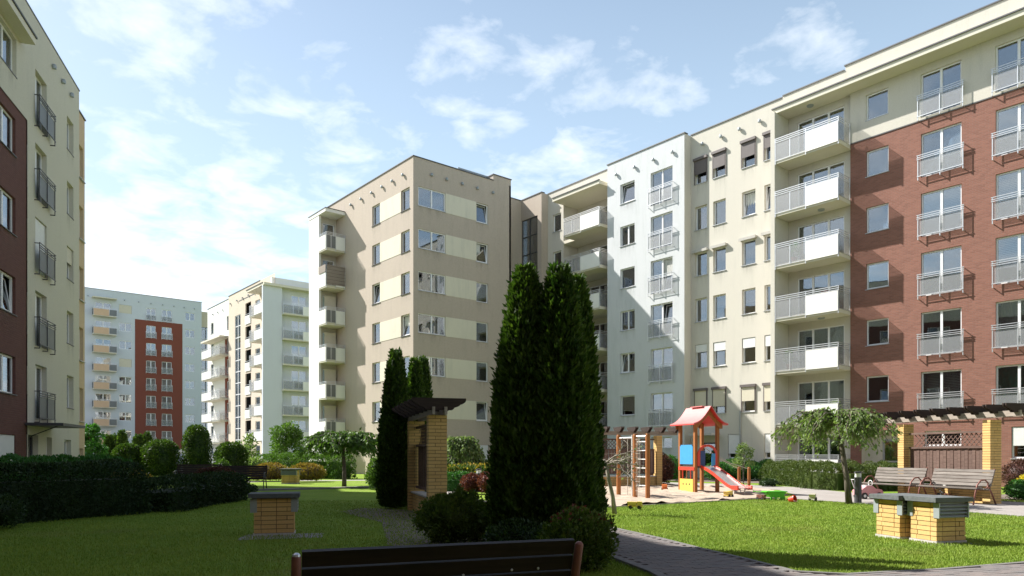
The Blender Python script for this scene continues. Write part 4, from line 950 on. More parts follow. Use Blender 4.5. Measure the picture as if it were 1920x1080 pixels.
# ================================================================== courtyard objects
def brick_me(l, wd, h=.064): return cached(('brick', round(l, 3), round(wd, 3), h), lambda: MB().box(0, l, 0, wd, 0, h).mesh('brick', 'yellow_brick'))
RB = random.Random(5)
def jit(): return RB.uniform(-.0025, .0025)
def profile_end(L, h, n=1):
    """rafter side outline (x along the rafter, z): straight top, stepped curved underside at both ends"""
    e = [(0, h), (0, h - .05), (.02, h - .075), (.06, h - .10), (.10, h - .112), (.125, h - .14), (.17, h - .155), (.19, 0)]
    return [(-L / 2 + x, z) for x, z in reversed(e)][::-1], [(L / 2 - x, z) for x, z in e]
def pergola(label, loc, ang, L=2.95, H=2.25, nr=8, sp=.46, ov=.7, ramp=.62, front=-1, panel=True, rafter_mat='dark_wood'):
    """pergola > pillar (> brick), low_wall (> brick), board, lattice_strip, rail, beam, rafter. local x runs along the pillars"""
    t = thing('pergola', label, 'pergola', (*loc, 0), ang, 'brick pergolas in the courtyard')
    nc = int(H / .075); tx, ty = .25, .40
    for px in (0, L):
        p = part('pillar', MB().box(-tx / 2 + .008, tx / 2 - .008, -ty / 2 + .008, ty / 2 - .008, 0, nc * .075), 'mortar', t, T(px, 0, 0))
        for c in range(nc):
            a = .255 if c % 2 else .135; z = c * .075 + .006
            for y0, y1 in ((-ty / 2, -ty / 2 + a - .005), (-ty / 2 + a + .005, ty / 2)): obj('brick', brick_me(tx, y1 - y0), p, T(-tx / 2 + jit(), y0 + jit(), z))
    lw = part('low_wall', MB().box(tx / 2 + .01, L - tx / 2 - .01, -.112, .112, 0, .45), 'mortar', t)
    ln = L - tx - .02
    for c in range(6):
        x = tx / 2 + .01 - (.125 if c % 2 else 0)
        while x < L - tx / 2 - .02:
            a = max(x, tx / 2 + .01); b = min(x + .24, L - tx / 2 - .01)
            if b - a > .03: obj('brick', brick_me(b - a, .24), lw, T(a, -.12 + jit(), c * .075 + .006))
            x += .25
    part('wall_cap', MB().box(tx / 2 + .005, L - tx / 2 - .005, -.15, .15, .452, .49), 'concrete', lw)
    if panel:
        x0, x1 = tx / 2 + .04, L - tx / 2 - .04; n = int((x1 - x0) / .125); bw = (x1 - x0) / n
        for z in (.60, 1.63, 2.08): part('rail', MB().box(x0, x1, -.03, .03, z - .03, z + .03), 'fence_wood', t)
        bm = MB().box(-bw / 2 + .008, bw / 2 - .008, -.012, .012, 0, 1.02).mesh('board', 'fence_wood')
        for k in range(n): obj('board', bm, t, T(x0 + (k + .5) * bw, -.044 + .012 * (k % 2), .60 + jit() * 3))
        sm = MB().box(-.012, .012, -.006, .006, 0, .59).mesh('lattice_strip', 'fence_wood')
        m = int((x1 - x0 - .42) / .16)
        for k in range(m):
            obj('lattice_strip', sm, t, T(x0 + k * .16, -.036, 1.655) @ RY(R(45))); obj('lattice_strip', sm, t, T(x0 + .42 + k * .16, -.024, 1.655) @ RY(R(-45)))
    bmL = L + 2 * ov
    for y in (-.13, .13): part('beam', MB().box(-ov, L + ov, y - .03, y + .03, 0, .16), 'beam_wood', t, T(0, 0, H + .002))
    a, b = profile_end(1.45, .17); poly = a[::-1][:0] + [(-0.575, .25)] + [(-0.575, .20), (-0.555, .165), (-0.505, .13), (-0.450, .115), (-0.425, .085), (-0.380, .065), (-0.330, .055), (-0.305, .02), (-0.280, 0), (0.280, 0), (0.305, .02), (0.330, .055), (0.380, .065), (0.425, .085), (0.450, .115), (0.505, .13), (0.555, .165), (0.575, .20), (0.575, .25)]
    rm = MB().prism(poly, -.022, .022).mesh('rafter', rafter_mat)
    for k in range(nr):
        x = -ov + .12 + (bmL - .24) * k / (nr - 1)
        for dx in (-.045, .045): obj('rafter', rm, t, T(x + dx, 0, H + .10) @ RZ(R(90)))
    return t
pergola('brick pergola in deep shade beside the small cypresses', (8.59, 12.95), R(66.7), 2.96, 2.25, 7, ov=.36)
pergola('sunlit brick pergola with brown fence panel behind the two benches', (23.78, 7.20), R(65.4), 3.15, 2.47, 9, ov=1.0)
pergola('brick pergola behind the climbing frame, half hidden by the tall cypresses', (22.62, 21.9), R(-30), 2.95, 2.27, 8, ov=.85)

def bench(name, label, loc, ang, L=1.85, slat='grey_wood', iron='bench_iron', sc=1.0, group=None, armrest=True):
    """local x along the seat, -y is the front. bench > slat, side_frame"""
    t = thing(name, label, 'bench', (*loc, 0), ang, group); t.scale = (sc,) * 3
    for k in range(4): obj('slat', cached(('slat', L, slat, .085), lambda: MB().box(-L / 2, L / 2, -.0425, .0425, -.018, .018).mesh('slat', slat)), t, T(0, -.30 + k * .115, .435 - .012 * k))
    for k in range(5): obj('slat', cached(('slatb', L, slat, .078), lambda: MB().box(-L / 2, L / 2, -.016, .016, -.039, .039).mesh('slat', slat)), t, T(0, .125 + k * .030, .515 + k * .089) @ RX(R(-18)))
    for x in (-L / 2 + .05, L / 2 - .05):
        b = MB()
        b.tube([(x, -.40, 0), (x, -.33, .33), (x, -.27, .52), (x, -.16, .63), (x, -.02, .65), (x, .08, .57), (x, .07, .46), (x, -.02, .41), (x, -.33, .40)], .020, 8)
        b.tube([(x, .34, 0), (x, .20, .30), (x, .12, .42), (x, .17, .56), (x, .30, .93)], .021, 8)
        part('side_frame', b, iron, t, None, True)
    return t
BX = Vector((23.78, 7.20, 0)); u = Vector((math.cos(R(65.4)), math.sin(R(65.4)), 0)); v = Vector((-u.y, u.x, 0))
p = BX + u * .62 + v * .62; bench('park_bench', 'weathered slatted bench before the pergola, the one nearer the right pillar', (p.x, p.y), R(65.4 + 180), 1.9, sc=1.08, group='weathered benches by the sunlit pergola')
p = BX + u * 2.85 + v * .72; bench('park_bench', 'weathered slatted bench at the left end of the sunlit pergola', (p.x, p.y), R(65.4 + 180), 1.9, sc=1.08, group='weathered benches by the sunlit pergola')
# bench in the foreground, seen from behind
t = thing('park_bench', 'dark slatted bench close to the camera at the bottom edge, seen from behind', 'bench', (2.52, 3.685, -.02), R(-19.6))
L = 1.76
for k in range(5): part('slat', MB().box(-L / 2 + .02, L / 2 - .02, -.018, .018, -.048, .048), 'fore_wood', t, T(0, .02 + .03 * (4 - k) * 1.0, .40 + k * .105) @ RX(R(16)))
for k in range(4): part('slat', MB().box(-L / 2 + .02, L / 2 - .02, -.045, .045, -.018, .018), 'fore_wood', t, T(0, .20 + k * .115, .40))
for x in (-L / 2 - .012, L / 2 + .012):
    b = MB(); b.tube([(x, -.16, 0), (x, .06, .34), (x, .10, .44), (x, .055, .62), (x, -.01, .835), (x, -.013, .85)], [.03, .03, .03, .03, .028, .014], 10)
    b.tube([(x, .64, 0), (x, .56, .36), (x, .40, .41), (x, .10, .40)], .025, 8); part('side_frame', b, 'bench_iron', t, None, True)
part('bolt_cap', MB().lathe([(.024, 0), (.022, .012), (.010, .020)], 10), 'steel', t, T(-L / 2 - .012, -.013, .838))
for x, z in ((-.52, .66), (.10, .675), (.42, .69), (.60, .69)): part('bolt', MB().lathe([(.009, 0), (.006, .005)], 8), 'steel', t, T(x, -.012, z) @ RX(R(90)))
for (x, d, nm) in ((452, 29.5, 'dark slatted bench by the far path, its right end in the light'), (372, 33.5, 'dark slatted bench farther left, behind the dark red shrub')):
    uu = (x - 960) / 1352; q = Vector((.6362 + uu * .7715, .7715 - uu * .6362, 0)) * d
    bench('park_bench', nm, (q.x, q.y), R(-30), 1.9, 'fore_wood', 'dark_metal', 1.05, 'dark benches along the hedge')

def vent_box(label, loc, ang, wx, wy, nc=8, base=.05, side='y'):
    """garage air shaft. vent_box > brick_core (> brick), louvre_box (> blade), cap, plinth. local origin at its centre"""
    t = thing('vent_box', label, 'vent box', (*loc, 0), ang, 'brick air shafts on the lawn')
    part('plinth', MB().box(-wx / 2 - .015, wx / 2 + .015, -wy / 2 - .015, wy / 2 + .015, 0, base), 'concrete', t)
    H = nc * .075; core = part('brick_core', MB().box(-wx / 2 + .008, wx / 2 - .008, -wy / 2 + .008, wy / 2 - .008, base, base + H), 'mortar', t)
    for c in range(nc):
        z = base + c * .075 + .006
        for ax, w, d in (('x', wx, wy), ('y', wy, wx)):
            full = (c % 2 == 0) == (ax == 'x'); a0, a1 = (-w / 2, w / 2) if full else (-w / 2 + .122, w / 2 - .122)
            segs = []; x = a0; first = True
            while x < a1 - .02:
                l = (.24 if (c // 1 + (ax == 'y')) % 2 else .115) if first else .24; first = False
                e = min(x + l, a1)
                if a1 - e < .05: e = a1
                segs.append((x, e)); x = e + .010
            for s, e in segs:
                for sg in (-1, 1):
                    m = T(s, -d / 2 if sg < 0 else d / 2 - .112, z) if ax == 'x' else T(0, 0, z) @ RZ(R(90)) @ T(s, -d / 2 if sg < 0 else d / 2 - .112, 0)
                    obj('brick', brick_me(e - s, .112), core, T(jit(), jit(), 0) @ m)
    top = base + H
    part('cap', MB().box(-wx / 2 - .09, wx / 2 + .09, -wy / 2 - .07, wy / 2 + .07, top + .012, top + .085), 'felt', t)
    part('cap_slab', MB().box(-wx / 2 - .03, wx / 2 + .03, -wy / 2 - .03, wy / 2 + .03, top, top + .0115), 'fence_wood', t)
    for sg in (-1, 1):
        wl, off = (wy, wx / 2) if side == 'x' else (wx, wy / 2); rot = RZ((0 if sg > 0 else math.pi) + (0 if side == 'x' else R(90)))
        lb = part('louvre_box', MB().box(-.05, .003, -wl / 2 - .012, wl / 2 + .012, 0, .235).box(0.003, .06, -wl / 2 - .012, -wl / 2 + .008, 0, .235).box(0.003, .06, wl / 2 - .008, wl / 2 + .012, 0, .235), 'zinc', t, rot @ T(off, 0, top - .237))
        bl = cached(('blade', wl), lambda: MB().box(0, .062, -wl / 2 + .012, wl / 2 - .012, 0, .006).mesh('blade', 'zinc'))
        for k in range(4): obj('blade', bl, lb, T(.004, 0, .052 + .055 * k) @ RY(R(38)))
    return t
def gp(x, d):
    uu = (x - 960) / 1352; return Vector(((.6362 + uu * .7715) * d, (.7715 - uu * .6362) * d, 0))
c0 = gp(1756, 11.25); c = c0 + AX * .28 + AY * .255; vent_box('yellow brick air shaft on the sunlit lawn, the nearer one of the pair', (c.x, c.y), YA, .56, .51)
c0 = gp(1687, 11.85); c = c0 + AX * .28 + AY * .255; vent_box('yellow brick air shaft on the sunlit lawn, half hidden behind its twin', (c.x, c.y), YA, .56, .51)
c0 = gp(476, 12.35); c = c0 + AX * .33 + AY * .255; vent_box('shaded yellow brick air shaft standing alone on the dark lawn', (c.x, c.y), YA, .66, .51, side='x')
c0 = gp(531, 34.8); c = c0 + AX * .33 + AY * .3; vent_box('small far yellow brick air shaft before the golden shrubs', (c.x, c.y), YA - .2, .72, .6)
sheet('gravel_apron', [tuple((gp(476, 12.1) + AX * a + AY * b)[:2]) for a, b in ((-.25, -.25), (1.1, -.2), (1.15, .5), (-.2, .6))], .006, 'gravel')
sheet('gravel_apron', [tuple((gp(1756, 11.2) + AX * a + AY * b)[:2]) for a, b in ((-.12, -.12), (.75, -.15), (.7, .55), (-.12, .6))], .006, 'gravel')

# ---- play tower with slide
TA = R(-19); t = thing('play_tower', 'wooden play tower with pink roof, blue panels and a steel slide', 'play tower', (21.76, 15.94, 0), TA)
E = .95
for x, y in ((0, 0), (E, 0), (0, E), (E, E)): part('post', MB().box(-.055, .055, -.055, .055, 0, 2.58), 'post_wood', t, T(x, y, 0))
part('platform', MB().box(-.05, E + .05, -.05, E + .05, .93, .99), 'fence_wood', t)
part('side_rail', MB().box(-.075, -.055, -.02, E + .02, .84, .96), 'red_plastic', t); part('side_panel', MB().box(-.07, -.05, .07, E - .07, 1.06, 1.72).box(-.068, -.052, .12, E - .12, 1.72, 1.77), 'blue_plastic', t)
pp = part('play_panel', MB().box(-.07, -.05, .06, E - .06, .05, .52), 'yellow_plastic', t)
for k in range(3): part('hole', MB().lathe([(.035, 0), (.035, .004)], 12), 'rubber', pp, T(-.0705, .27 + k * .2, .33) @ RY(R(-90)))
for k in range(3): part('rung', MB().tube([(-.06, .2 + k * .25, .52), (-.06, .2 + k * .25, .84)], .018), 'red_plastic' if k != 1 else 'post_wood', t)
# slide entrance: red arch with two blue cheeks
arch = MB()
n = 9
for k in range(n):
    a0, a1 = math.pi * k / n, math.pi * (k + 1) / n; P = []
    for a in (a0, a1):
        for r in (.33, .43): P.append((E / 2 - r * math.cos(a), 1.42 + r * math.sin(a) * .85))
    arch.prism([P[0], P[2], P[3], P[1]], -.085, -.055)
arch.box(E / 2 - .43, E / 2 - .33, -.085, -.055, 1.0, 1.42).box(E / 2 + .33, E / 2 + .43, -.085, -.055, 1.0, 1.42); part('entrance_arch', arch, 'red_plastic', t)
part('cheek_panel', MB().box(E / 2 - .32, E / 2 - .12, -.10, -.088, 1.0, 1.55), 'navy_plastic', t); part('cheek_panel', MB().box(E / 2 + .16, E / 2 + .32, -.10, -.088, 1.0, 1.45), 'blue_plastic', t)
part('back_panel', MB().box(.1, E - .1, E + .05, E + .07, 1.05, 1.5), 'red_plastic', t)
# roof: two curved shells meeting at the ridge along y
def roofshell(s):
    b = MB(); pts = []
    for k in range(9):
        f = k / 8; x = E / 2 + s * (.02 + f * .72); z = 3.17 - .70 * f - .10 * math.sin(f * math.pi) + .08 * f ** 3; pts.append((x, z))
    for k in range(8):
        (xa, za), (xb, zb) = pts[k], pts[k + 1]
        for y0, y1 in ((-.30, E + .30),):
            a, c, d, e = (xa, y0, za), (xb, y0, zb), (xb, y1, zb), (xa, y1, za); q = .03
            b.quad(a, c, d, e); b.quad((xa, y0, za - q), (xa, y1, za - q), (xb, y1, zb - q), (xb, y0, zb - q)); b.quad(a, (xa, y0, za - q), (xb, y0, zb - q), c); b.quad(e, d, (xb, y1, zb - q), (xa, y1, za - q))
    xb, zb = pts[-1]; b.quad((xb, -.3, zb), (xb, -.3, zb - .03), (xb, E + .3, zb - .03), (xb, E + .3, zb)); return b
for s in (-1, 1): part('roof_shell', roofshell(s), 'red_roof', t, None, True); part('roof_underglow', roofshell(s), 'roof_underglow', t, T(0, 0, -.036), True)  # extra red shell below paints daylight shining through the roof
part('roof_shell', MB().box(E / 2 - .12, E / 2 + .12, .1, E - .1, 3.17, 3.20), 'red_roof', t)
for y in (-.12, E + .12):
    b = MB()
    for s in (-1, 1):
        b.prism([(E / 2, 3.10), (E / 2 + s * .60, 2.50), (E / 2 + s * .60, 2.36), (E / 2 + s * .50, 2.36), (E / 2, 2.86)][::s], y - .02, y + .02)
    part('gable_board', b, 'post_wood', t)
# slide
sl_ = MB(); pr = []
for k in range(13):
    f = k / 12; y = -.08 - 2.05 * f; z = .98 - .80 * f + .07 * math.sin(f * math.pi * 2) * .5 + (.09 * max(0, f - .8) / .2); pr.append((y, max(.28, z)))
for (ya, za), (yb, zb) in zip(pr, pr[1:]): sl_.quad((E / 2 - .27, ya, za), (E / 2 - .27, yb, zb), (E / 2 + .27, yb, zb), (E / 2 + .27, ya, za)); sl_.quad((E / 2 - .27, ya, za - .01), (E / 2 + .27, ya, za - .01), (E / 2 + .27, yb, zb - .01), (E / 2 - .27, yb, zb - .01))
sl = part('slide', sl_, 'slide_steel', t, None, True)
for s in (-1, 1):
    b = MB(); x = E / 2 + s * .285
    for (ya, za), (yb, zb) in zip(pr, pr[1:]):
        for xx, fl in ((x - .018, 1), (x + .018, -1)): b.quad(*[(xx, ya, za - .05), (xx, yb, zb - .05), (xx, yb, zb + .055), (xx, ya, za + .055)][::fl])
        b.quad((x - .018, ya, za + .055), (x - .018, yb, zb + .055), (x + .018, yb, zb + .055), (x + .018, ya, za + .055)); b.quad((x - .018, ya, za - .05), (x + .018, ya, za - .05), (x + .018, yb, zb - .05), (x - .018, yb, zb - .05))
    b.box(x - .03, x + .03, pr[-1][0] - .03, pr[-1][0] + .30, pr[-1][1] - .06, pr[-1][1] + .08)
    part('slide_side', b, 'orange_plastic' if 0 else 'red_plastic', sl)
    part('slide_leg', MB().tube([(x - s * .06, pr[-2][0] + .1, .02), (x - s * .06, pr[-2][0] + .1, pr[-2][1] - .02)], .022), 'white_plastic', sl)
# rope bridge posts on the right
for (x, y) in ((3.05, 1.45), (3.05, .85)): part('short_post', MB().lathe([(.06, 0), (.06, .88), (.045, .93)], 12), 'post_wood', t, T(x, y, 0))
for (xa, ya, za, xb, yb, zb) in ((E, E, 1.75, 3.05, 1.45, .85), (E, .4, 1.5, 3.05, .85, .85), (E, E, 1.0, 3.05, 1.45, .25), (E, .4, 1.0, 3.05, .85, .25)):
    part('rope', MB().tube([(xa, ya, za), ((xa + xb) / 2, (ya + yb) / 2, (za + zb) / 2 - .08), (xb, yb, zb)], .013, 6), 'rope', t)
part('foot_plank', MB().box(0, 2.1, -.12, .12, -.02, .02), 'post_wood', t, T(E, .85, .95) @ RZ(R(9)) @ RY(R(20)))

# ---- climbing frame
a1, a2, a3 = gp(1160, 24.2), gp(1191, 23.3), gp(1214.5, 22.8)
t = thing('climbing_frame', 'wooden climbing frame with white ladder, net and hanging rope in the sandpit', 'climbing frame', a2[:], 0)
for q in (a1, a2, a3): part('post', MB().lathe([(.075, 0), (.075, 2.02), (.055, 2.08)], 14), 'post_wood', t, Matrix.Translation(q - a2))
d23 = a3 - a2; d12 = a1 - a2
for k in range(6): part('rung', MB().tube([(0, 0, .42 + k * .28), (*d23[:2], .42 + k * .28)], .016, 8), 'white_plastic', t)
part('top_bar', MB().tube([(0, 0, 1.96), (*d12[:2], 1.96)], .03, 8), 'steel', t); part('top_bar', MB().tube([(0, 0, 2.0), (*d23[:2], 2.0)], .03, 8), 'steel', t)
m = d12 * .45; part('rope', MB().tube([(m.x, m.y, 1.95), (m.x + .01, m.y, 1.0), (m.x, m.y, .06)], .012, 6), 'rope', t)
part('pole', MB().tube([(d23.x * .42, d23.y * .42 + .35, .08), (d23.x * .42, d23.y * .42 + .35, 2.05)], .024, 8), 'white_plastic', t)
nb = MB(); e0 = Vector((d23.x * .55, d23.y * .55 + .38, 0)); e1 = Vector((d23.x * .95, d23.y * .95 + .30, 0))
for k in range(12): z = .25 + k * .15; nb.tube([(*e0[:2], z), (*e1[:2], z)], .006, 4)
for k in range(5): q = e0.lerp(e1, k / 4); nb.tube([(q.x, q.y, .1), (q.x, q.y, 1.95)], .006, 4)
part('climbing_net', nb, 'rope', t)

# ---- bollard lamps
def bollard(label, p, h=.92):
    t = thing('bollard_lamp', label, 'bollard lamp', (p[0], p[1], 0), 0, 'bollard lamps along the paths')
    part('column', MB().lathe([(.10, 0), (.10, h - .17)], 16), 'dark_metal', t); part('diffuser', MB().lathe([(.088, h - .17), (.088, h - .05)], 16), 'shutter_white', t); part('lamp_cap', MB().lathe([(.105, h - .05), (.10, h - .01), (.05, h)], 16), 'dark_metal', t)
bollard('dark bollard lamp beside the trunk of the right weeping tree', (21.15, 9.80)); bollard('grey bollard lamp among red shrubs left of the tall cypresses', gp(898, 27.2), .88)
# ---- toys
def wheel(r, w=.04): return MB().tube([(-w / 2, 0, 0), (w / 2, 0, 0)], r, 14)
q = gp(1452, 22.3); t = thing('toy_wheelbarrow', 'bright green toy wheelbarrow lying at the sandpit edge', 'toy', q[:], R(-35))
b = MB(); b.prism([(-.20, .10), (.20, .10), (.30, .26), (-.30, .26)], -.16, .16); part('tray', b, 'green_plastic', t); part('rim', MB().box(-.33, .33, -.19, .19, .26, .285), 'green_plastic', t); part('leg', MB().box(-.05, .0, -.17, -.14, .0, .14), 'green_plastic', t); part('leg', MB().box(-.05, .0, .14, .17, 0, .14), 'green_plastic', t)
for y in (-.12, .12): part('handle', MB().tube([(-.28, y, .24), (-.62, y, .27)], .016, 8), 'green_plastic', t)
part('wheel', wheel(.08), 'green_plastic', t, T(.26, 0, .08) @ RZ(R(90)))
q = gp(1485, 21.2); t = thing('toy_bucket', 'red toy bucket lying on the sand at the lawn edge', 'toy', q[:], 0); part('bucket', MB().lathe([(.07, 0), (.075, .02), (.10, .17), (.108, .175), (.108, .19), (.09, .19), (.065, .03)], 16), 'red_plastic', t, T(0, 0, .10) @ RX(R(75)) @ T(0, 0, -.09)); part('handle', MB().tube([(-.1, -.1, .06), (-.07, -.16, .05), (.07, -.16, .05), (.1, -.1, .06)], .006, 6), 'white_plastic', t)
def toy_truck(label, q, mat, a, s=1):
    t = thing('toy_truck', label, 'toy', (q[0], q[1], .03), a, None); t.scale = (s,) * 3
    part('body', MB().box(-.18, .18, -.07, .07, .05, .09).box(.06, .17, -.065, .065, .09, .19), mat, t); part('tipper', MB().prism([(-.17, .10), (.03, .10), (.05, .18), (-.20, .18)], -.075, .075), mat, t)
    for x in (-.11, .11):
        for y in (-.075, .075): part('wheel', wheel(.045, .03), 'rubber', t, T(x, y, .045) @ RZ(R(90)))
toy_truck('orange toy truck lying in the sand left of the play tower', gp(1246, 27.6), 'orange_plastic', R(40), 1.3); toy_truck('yellow toy truck at the near edge of the sandpit', gp(1191, 18.3), 'yellow_plastic', R(-60)); toy_truck('tan toy truck on the sand between bucket and tree', gp(1524, 21.6), 'shutter_beige', R(20), 1.1); toy_truck('dull red toy truck beside the green wheelbarrow', gp(1427, 22.2), 'bench_iron', R(80), .8)
toy_truck('pale toy digger under the foot of the slide', gp(1366, 23.2), 'yellow_plastic', R(10), 1.1)
q = gp(1627, 23.0); t = thing('toy_car', 'pink ride-on toy car parked by the left bench', 'toy', q[:], R(-25))
b = MB(); b.prism([(-.42, .12), (.42, .12), (.45, .22), (.38, .30), (.16, .33), (.05, .42), (-.18, .42), (-.33, .32), (-.44, .28)], -.17, .17); part('body', b, 'pink_plastic', t); part('seat', MB().box(-.2, .05, -.12, .12, .415, .44), 'white_plastic', t)
for x in (-.27, .28):
    for y in (-.17, .17): wv = part('wheel', wheel(.105, .06), 'rubber', t, T(x, y, .105) @ RZ(R(90))); part('hub', wheel(.05, .066), 'white_plastic', wv)
part('steering_wheel', MB().tube([(.1 + .0, .09 * math.cos(a), .50 + .09 * math.sin(a)) for a in np.linspace(0, 6.28, 13)], .012, 6), 'white_plastic', t); part('push_handle', MB().tube([(-.38, -.12, .3), (-.52, -.12, .62), (-.52, .12, .62), (-.38, .12, .3)], .012, 6), 'white_plastic', t)
q = BX + u * 1.35 + v * .25; t = thing('toy_tricycle', 'small dark tricycle lying under the nearer bench', 'toy', q[:], R(60))
part('frame', MB().tube([(-.25, 0, .12), (.05, 0, .22), (.22, 0, .30)], .018, 8), 'dark_metal', t); part('handlebar', MB().tube([(.22, -.16, .38), (.2, 0, .33), (.22, .16, .38)], .014, 8), 'dark_metal', t); part('seat', MB().box(-.2, -.02, -.06, .06, .2, .23), 'bench_iron', t)
for x, y, r in ((.24, 0, .12), (-.26, .13, .09), (-.26, -.13, .09)): part('wheel', wheel(r, .035), 'rubber', t, T(x, y, r) @ RZ(R(90)))

# ---- car and gate far behind the round shrubs
q = gp(331, 57); t = thing('parked_car', 'grey blue car parked behind the round clipped shrubs', 'car', q[:], R(70))
b = MB(); b.prism([(-2.05, .30), (2.05, .30), (2.1, .62), (1.9, .80), (1.0, .92), (-1.9, .95), (-2.1, .75)], -.85, .85); part('body', b, 'car_paint', t)
part('cabin', MB().prism([(1.05, .90), (.35, 1.42), (-1.2, 1.45), (-1.85, .93)], -.72, .72), 'car_paint', t); part('side_window', MB().prism([(.86, .95), (.30, 1.36), (-1.15, 1.38), (-1.65, .97)], -.728, .728), 'glass', t); part('windscreen', MB().box(-.68, .68, -.01, .01, 0, .70), 'glass', t, T(1.05, 0, .93) @ RZ(R(90)) @ RX(R(-53)) @ T(0, -.02, 0))
for x in (-1.3, 1.3):
    for y in (-.8, .8): wv = part('wheel', wheel(.31, .2), 'rubber', t, T(x, y, .31) @ RZ(R(90))); part('rim', wheel(.19, .206), 'steel', wv)
for y in (-.6, .6): part('headlight', MB().box(2.02, 2.11, y - .16, y + .16, .62, .74), 'white_plastic', t)
q = gp(345, 62); t = thing('gate_wall', 'pale rendered wall with a metal gate behind the parked car', 'wall', q[:], R(-39.5)); part('wall', MB().box(-.75, .6, -.1, .1, 0, 1.9), 'white_clean', t)
for k in range(7): part('gate_bar', MB().box(.62 + k * .13, .66 + k * .13, -.02, .02, 0, 1.6), 'steel', t)
part('gate_rail', MB().box(.6, 1.5, -.03, .03, 1.5, 1.56), 'steel', t)

# ================================================================== planting
def tp(x, d): q = gp(x, d); return (q.x, q.y, 0)
GR = 'tall cypresses in the middle'
thuja('tall dark cypress, the left one of the big clump, lit on its left side', tp(985, 10.65), 4.30, .53, 21, 15000, group=GR, leaf=.09); thuja('tallest dark cypress in the middle of the big clump', tp(1049, 10.5), 4.28, .52, 22, 15000, group=GR, leaf=.09); thuja('slim dark cypress at the right of the big clump', tp(1083, 11.05), 4.25, .37, 23, 12000, group=GR, leaf=.09)
GS = 'smaller cypresses by the shaded pergola'
thuja('dark cypress left of the shaded brick pergola', tp(742, 18.9), 4.28, .46, 24, 10000, group=GS); thuja('narrow dark cypress rising behind the shaded pergola roof', tp(778, 19.6), 4.15, .36, 25, 7000, group=GS); thuja('slim cypress at the right behind the shaded pergola roof', tp(794, 20.2), 4.25, .34, 26, 7000, group=GS)
for k, (x, d, h, r, lb) in enumerate(((204, 52, 2.9, .45, 'slim far conifer, left of three before the pale tower'), (218, 53, 3.0, .55, 'far conifer, middle of three before the pale tower'), (229, 52, 3.25, .45, 'pointed far conifer, right of three before the pale tower'), (260, 60, 3.2, .7, 'dark far conifer left of the red panel foot'), (276, 60, 3.35, .6, 'dark far conifer in front of the red panel'))): thuja(lb, tp(x, d), h, r, 40 + k, 2600, group='far conifers by the car park', leaf=.2)
weeping('weeping tree with pale leaves beside the right benches', (20.29, 9.65, 0), 2.78, 1.62, 31, 'pale_leaf', 135, 50, .105, .075, (.14, .42), drop=1.0, arch=.42)
weeping('weeping tree with umbrella crown on the far lawn', (14.65, 29.5, 0), 2.55, 1.85, 32, 'green_leaf', 220, 60, .16, .085, (-.05, .03), drop=.85, arch=.32)
def sapling():
    t = thing('sapling', 'nearly bare crooked sapling at the sandpit edge', 'tree', (12.6, 11.5, 0)); rr = random.Random(12); b = MB()
    top = Vector((-.18, .12, 1.22)); b.tube([(0, 0, 0), (-.03, .03, .4), (-.12, .08, .85), top], [.062, .05, .045, .038], 9); part('trunk', b, 'pale_bark', t, None, True); lb = MB(); P = []
    for k in range(15):
        a = rr.uniform(-.9, 1.1) + (math.pi if k % 4 == 0 else 0) - .65; p = top.copy() + Vector((0, 0, rr.uniform(-.12, .05))); q = [p.copy()]; d = Vector((math.cos(a), math.sin(a), rr.uniform(.1, .75))).normalized()
        for i in range(6):
            d = (d + Vector((rr.gauss(0, .28), rr.gauss(0, .28), rr.gauss(-.10, .24)))).normalized(); p = p + d * rr.uniform(.10, .20); q.append(p.copy())
            if i > 0:
                for _ in range(2): e = p + Vector((rr.gauss(0, .16), rr.gauss(0, .16), rr.gauss(-.04, .13))); lb.tube([p, (p + e) / 2 + Vector((0, 0, .02)), e], [.008, .006, .003], 4, False); P.append(tuple(e))
        lb.tube(q, [.024, .02, .017, .014, .011, .008, .005], 6, False)
    part('limb', lb, 'pale_bark', t, None, True); rg = np.random.default_rng(2); P = np.array(P)[::4]; D = unit(rdirs(len(P), rg) + np.array([0, 0, -.5])); S = unit(np.cross(D, rdirs(len(P), rg)))
    obj('crown', leaf_mesh('crown', P, D, S, .08, .04, 'pale_leaf', 3), t)
sapling()
weeping('pale weeping bush behind the right pillar of the shaded pergola', tp(862, 33), 2.45, 1.05, 34, 'pale_leaf', 110, 50, .15, .06, drop=1.2, arch=.2)
leafy_tree('round green tree before the tan block', tp(535, 52), 3.7, 1.25, 51, 'green_leaf', 5000, .17); leafy_tree('airy small tree with pale leaves left of the round green tree', tp(466, 50), 2.9, .75, 52, 'pale_leaf', 1200, .16, .05); leafy_tree('dark green tree beside the left block end', tp(170, 47), 3.4, .9, 53, 'ground_leaf', 3500, .18); leafy_tree('young sapling with pale leaves right of the slide', tp(1394, 33.5), 1.95, .42, 54, 'pale_leaf', 1300, .09, .025, base=.45)
# clipped round shrubs
for k, (x, d, w, h, lb) in enumerate(((240, 40, 1.65, 1.98, 'round clipped yew, leftmost of the row'), (301, 40, 1.95, 2.22, 'large round clipped yew, second in the row'), (369, 40, 1.45, 3.02, 'tall oval clipped yew before the glass stairwell'), (433, 39, 1.65, 2.05, 'round clipped yew right of the oval one'))): shrub('clipped_yew', lb, 'shrub', tp(x, d), (w, w, h), 'thuja', 6000, .11, 60 + k, 'clipped yews behind the hedge', .05, .2, sq=2.5)
hedge('hedge', 'tall dark hedge in the shade at the left', 'hedge', [(-4.0, 15.6), (1.2, 18.0), (3.9, 19.4)], 1.3, 1.17, 'yew', 1500, .06, 71, lump=.16)
hedge('hedge', 'low spreading dark yew hedge along the shaded lawn', 'hedge', [(4.3, 19.2), (6.0, 21.4), (7.4, 23.2)], 1.5, .74, 'yew', 1500, .06, 72, lump=.18)
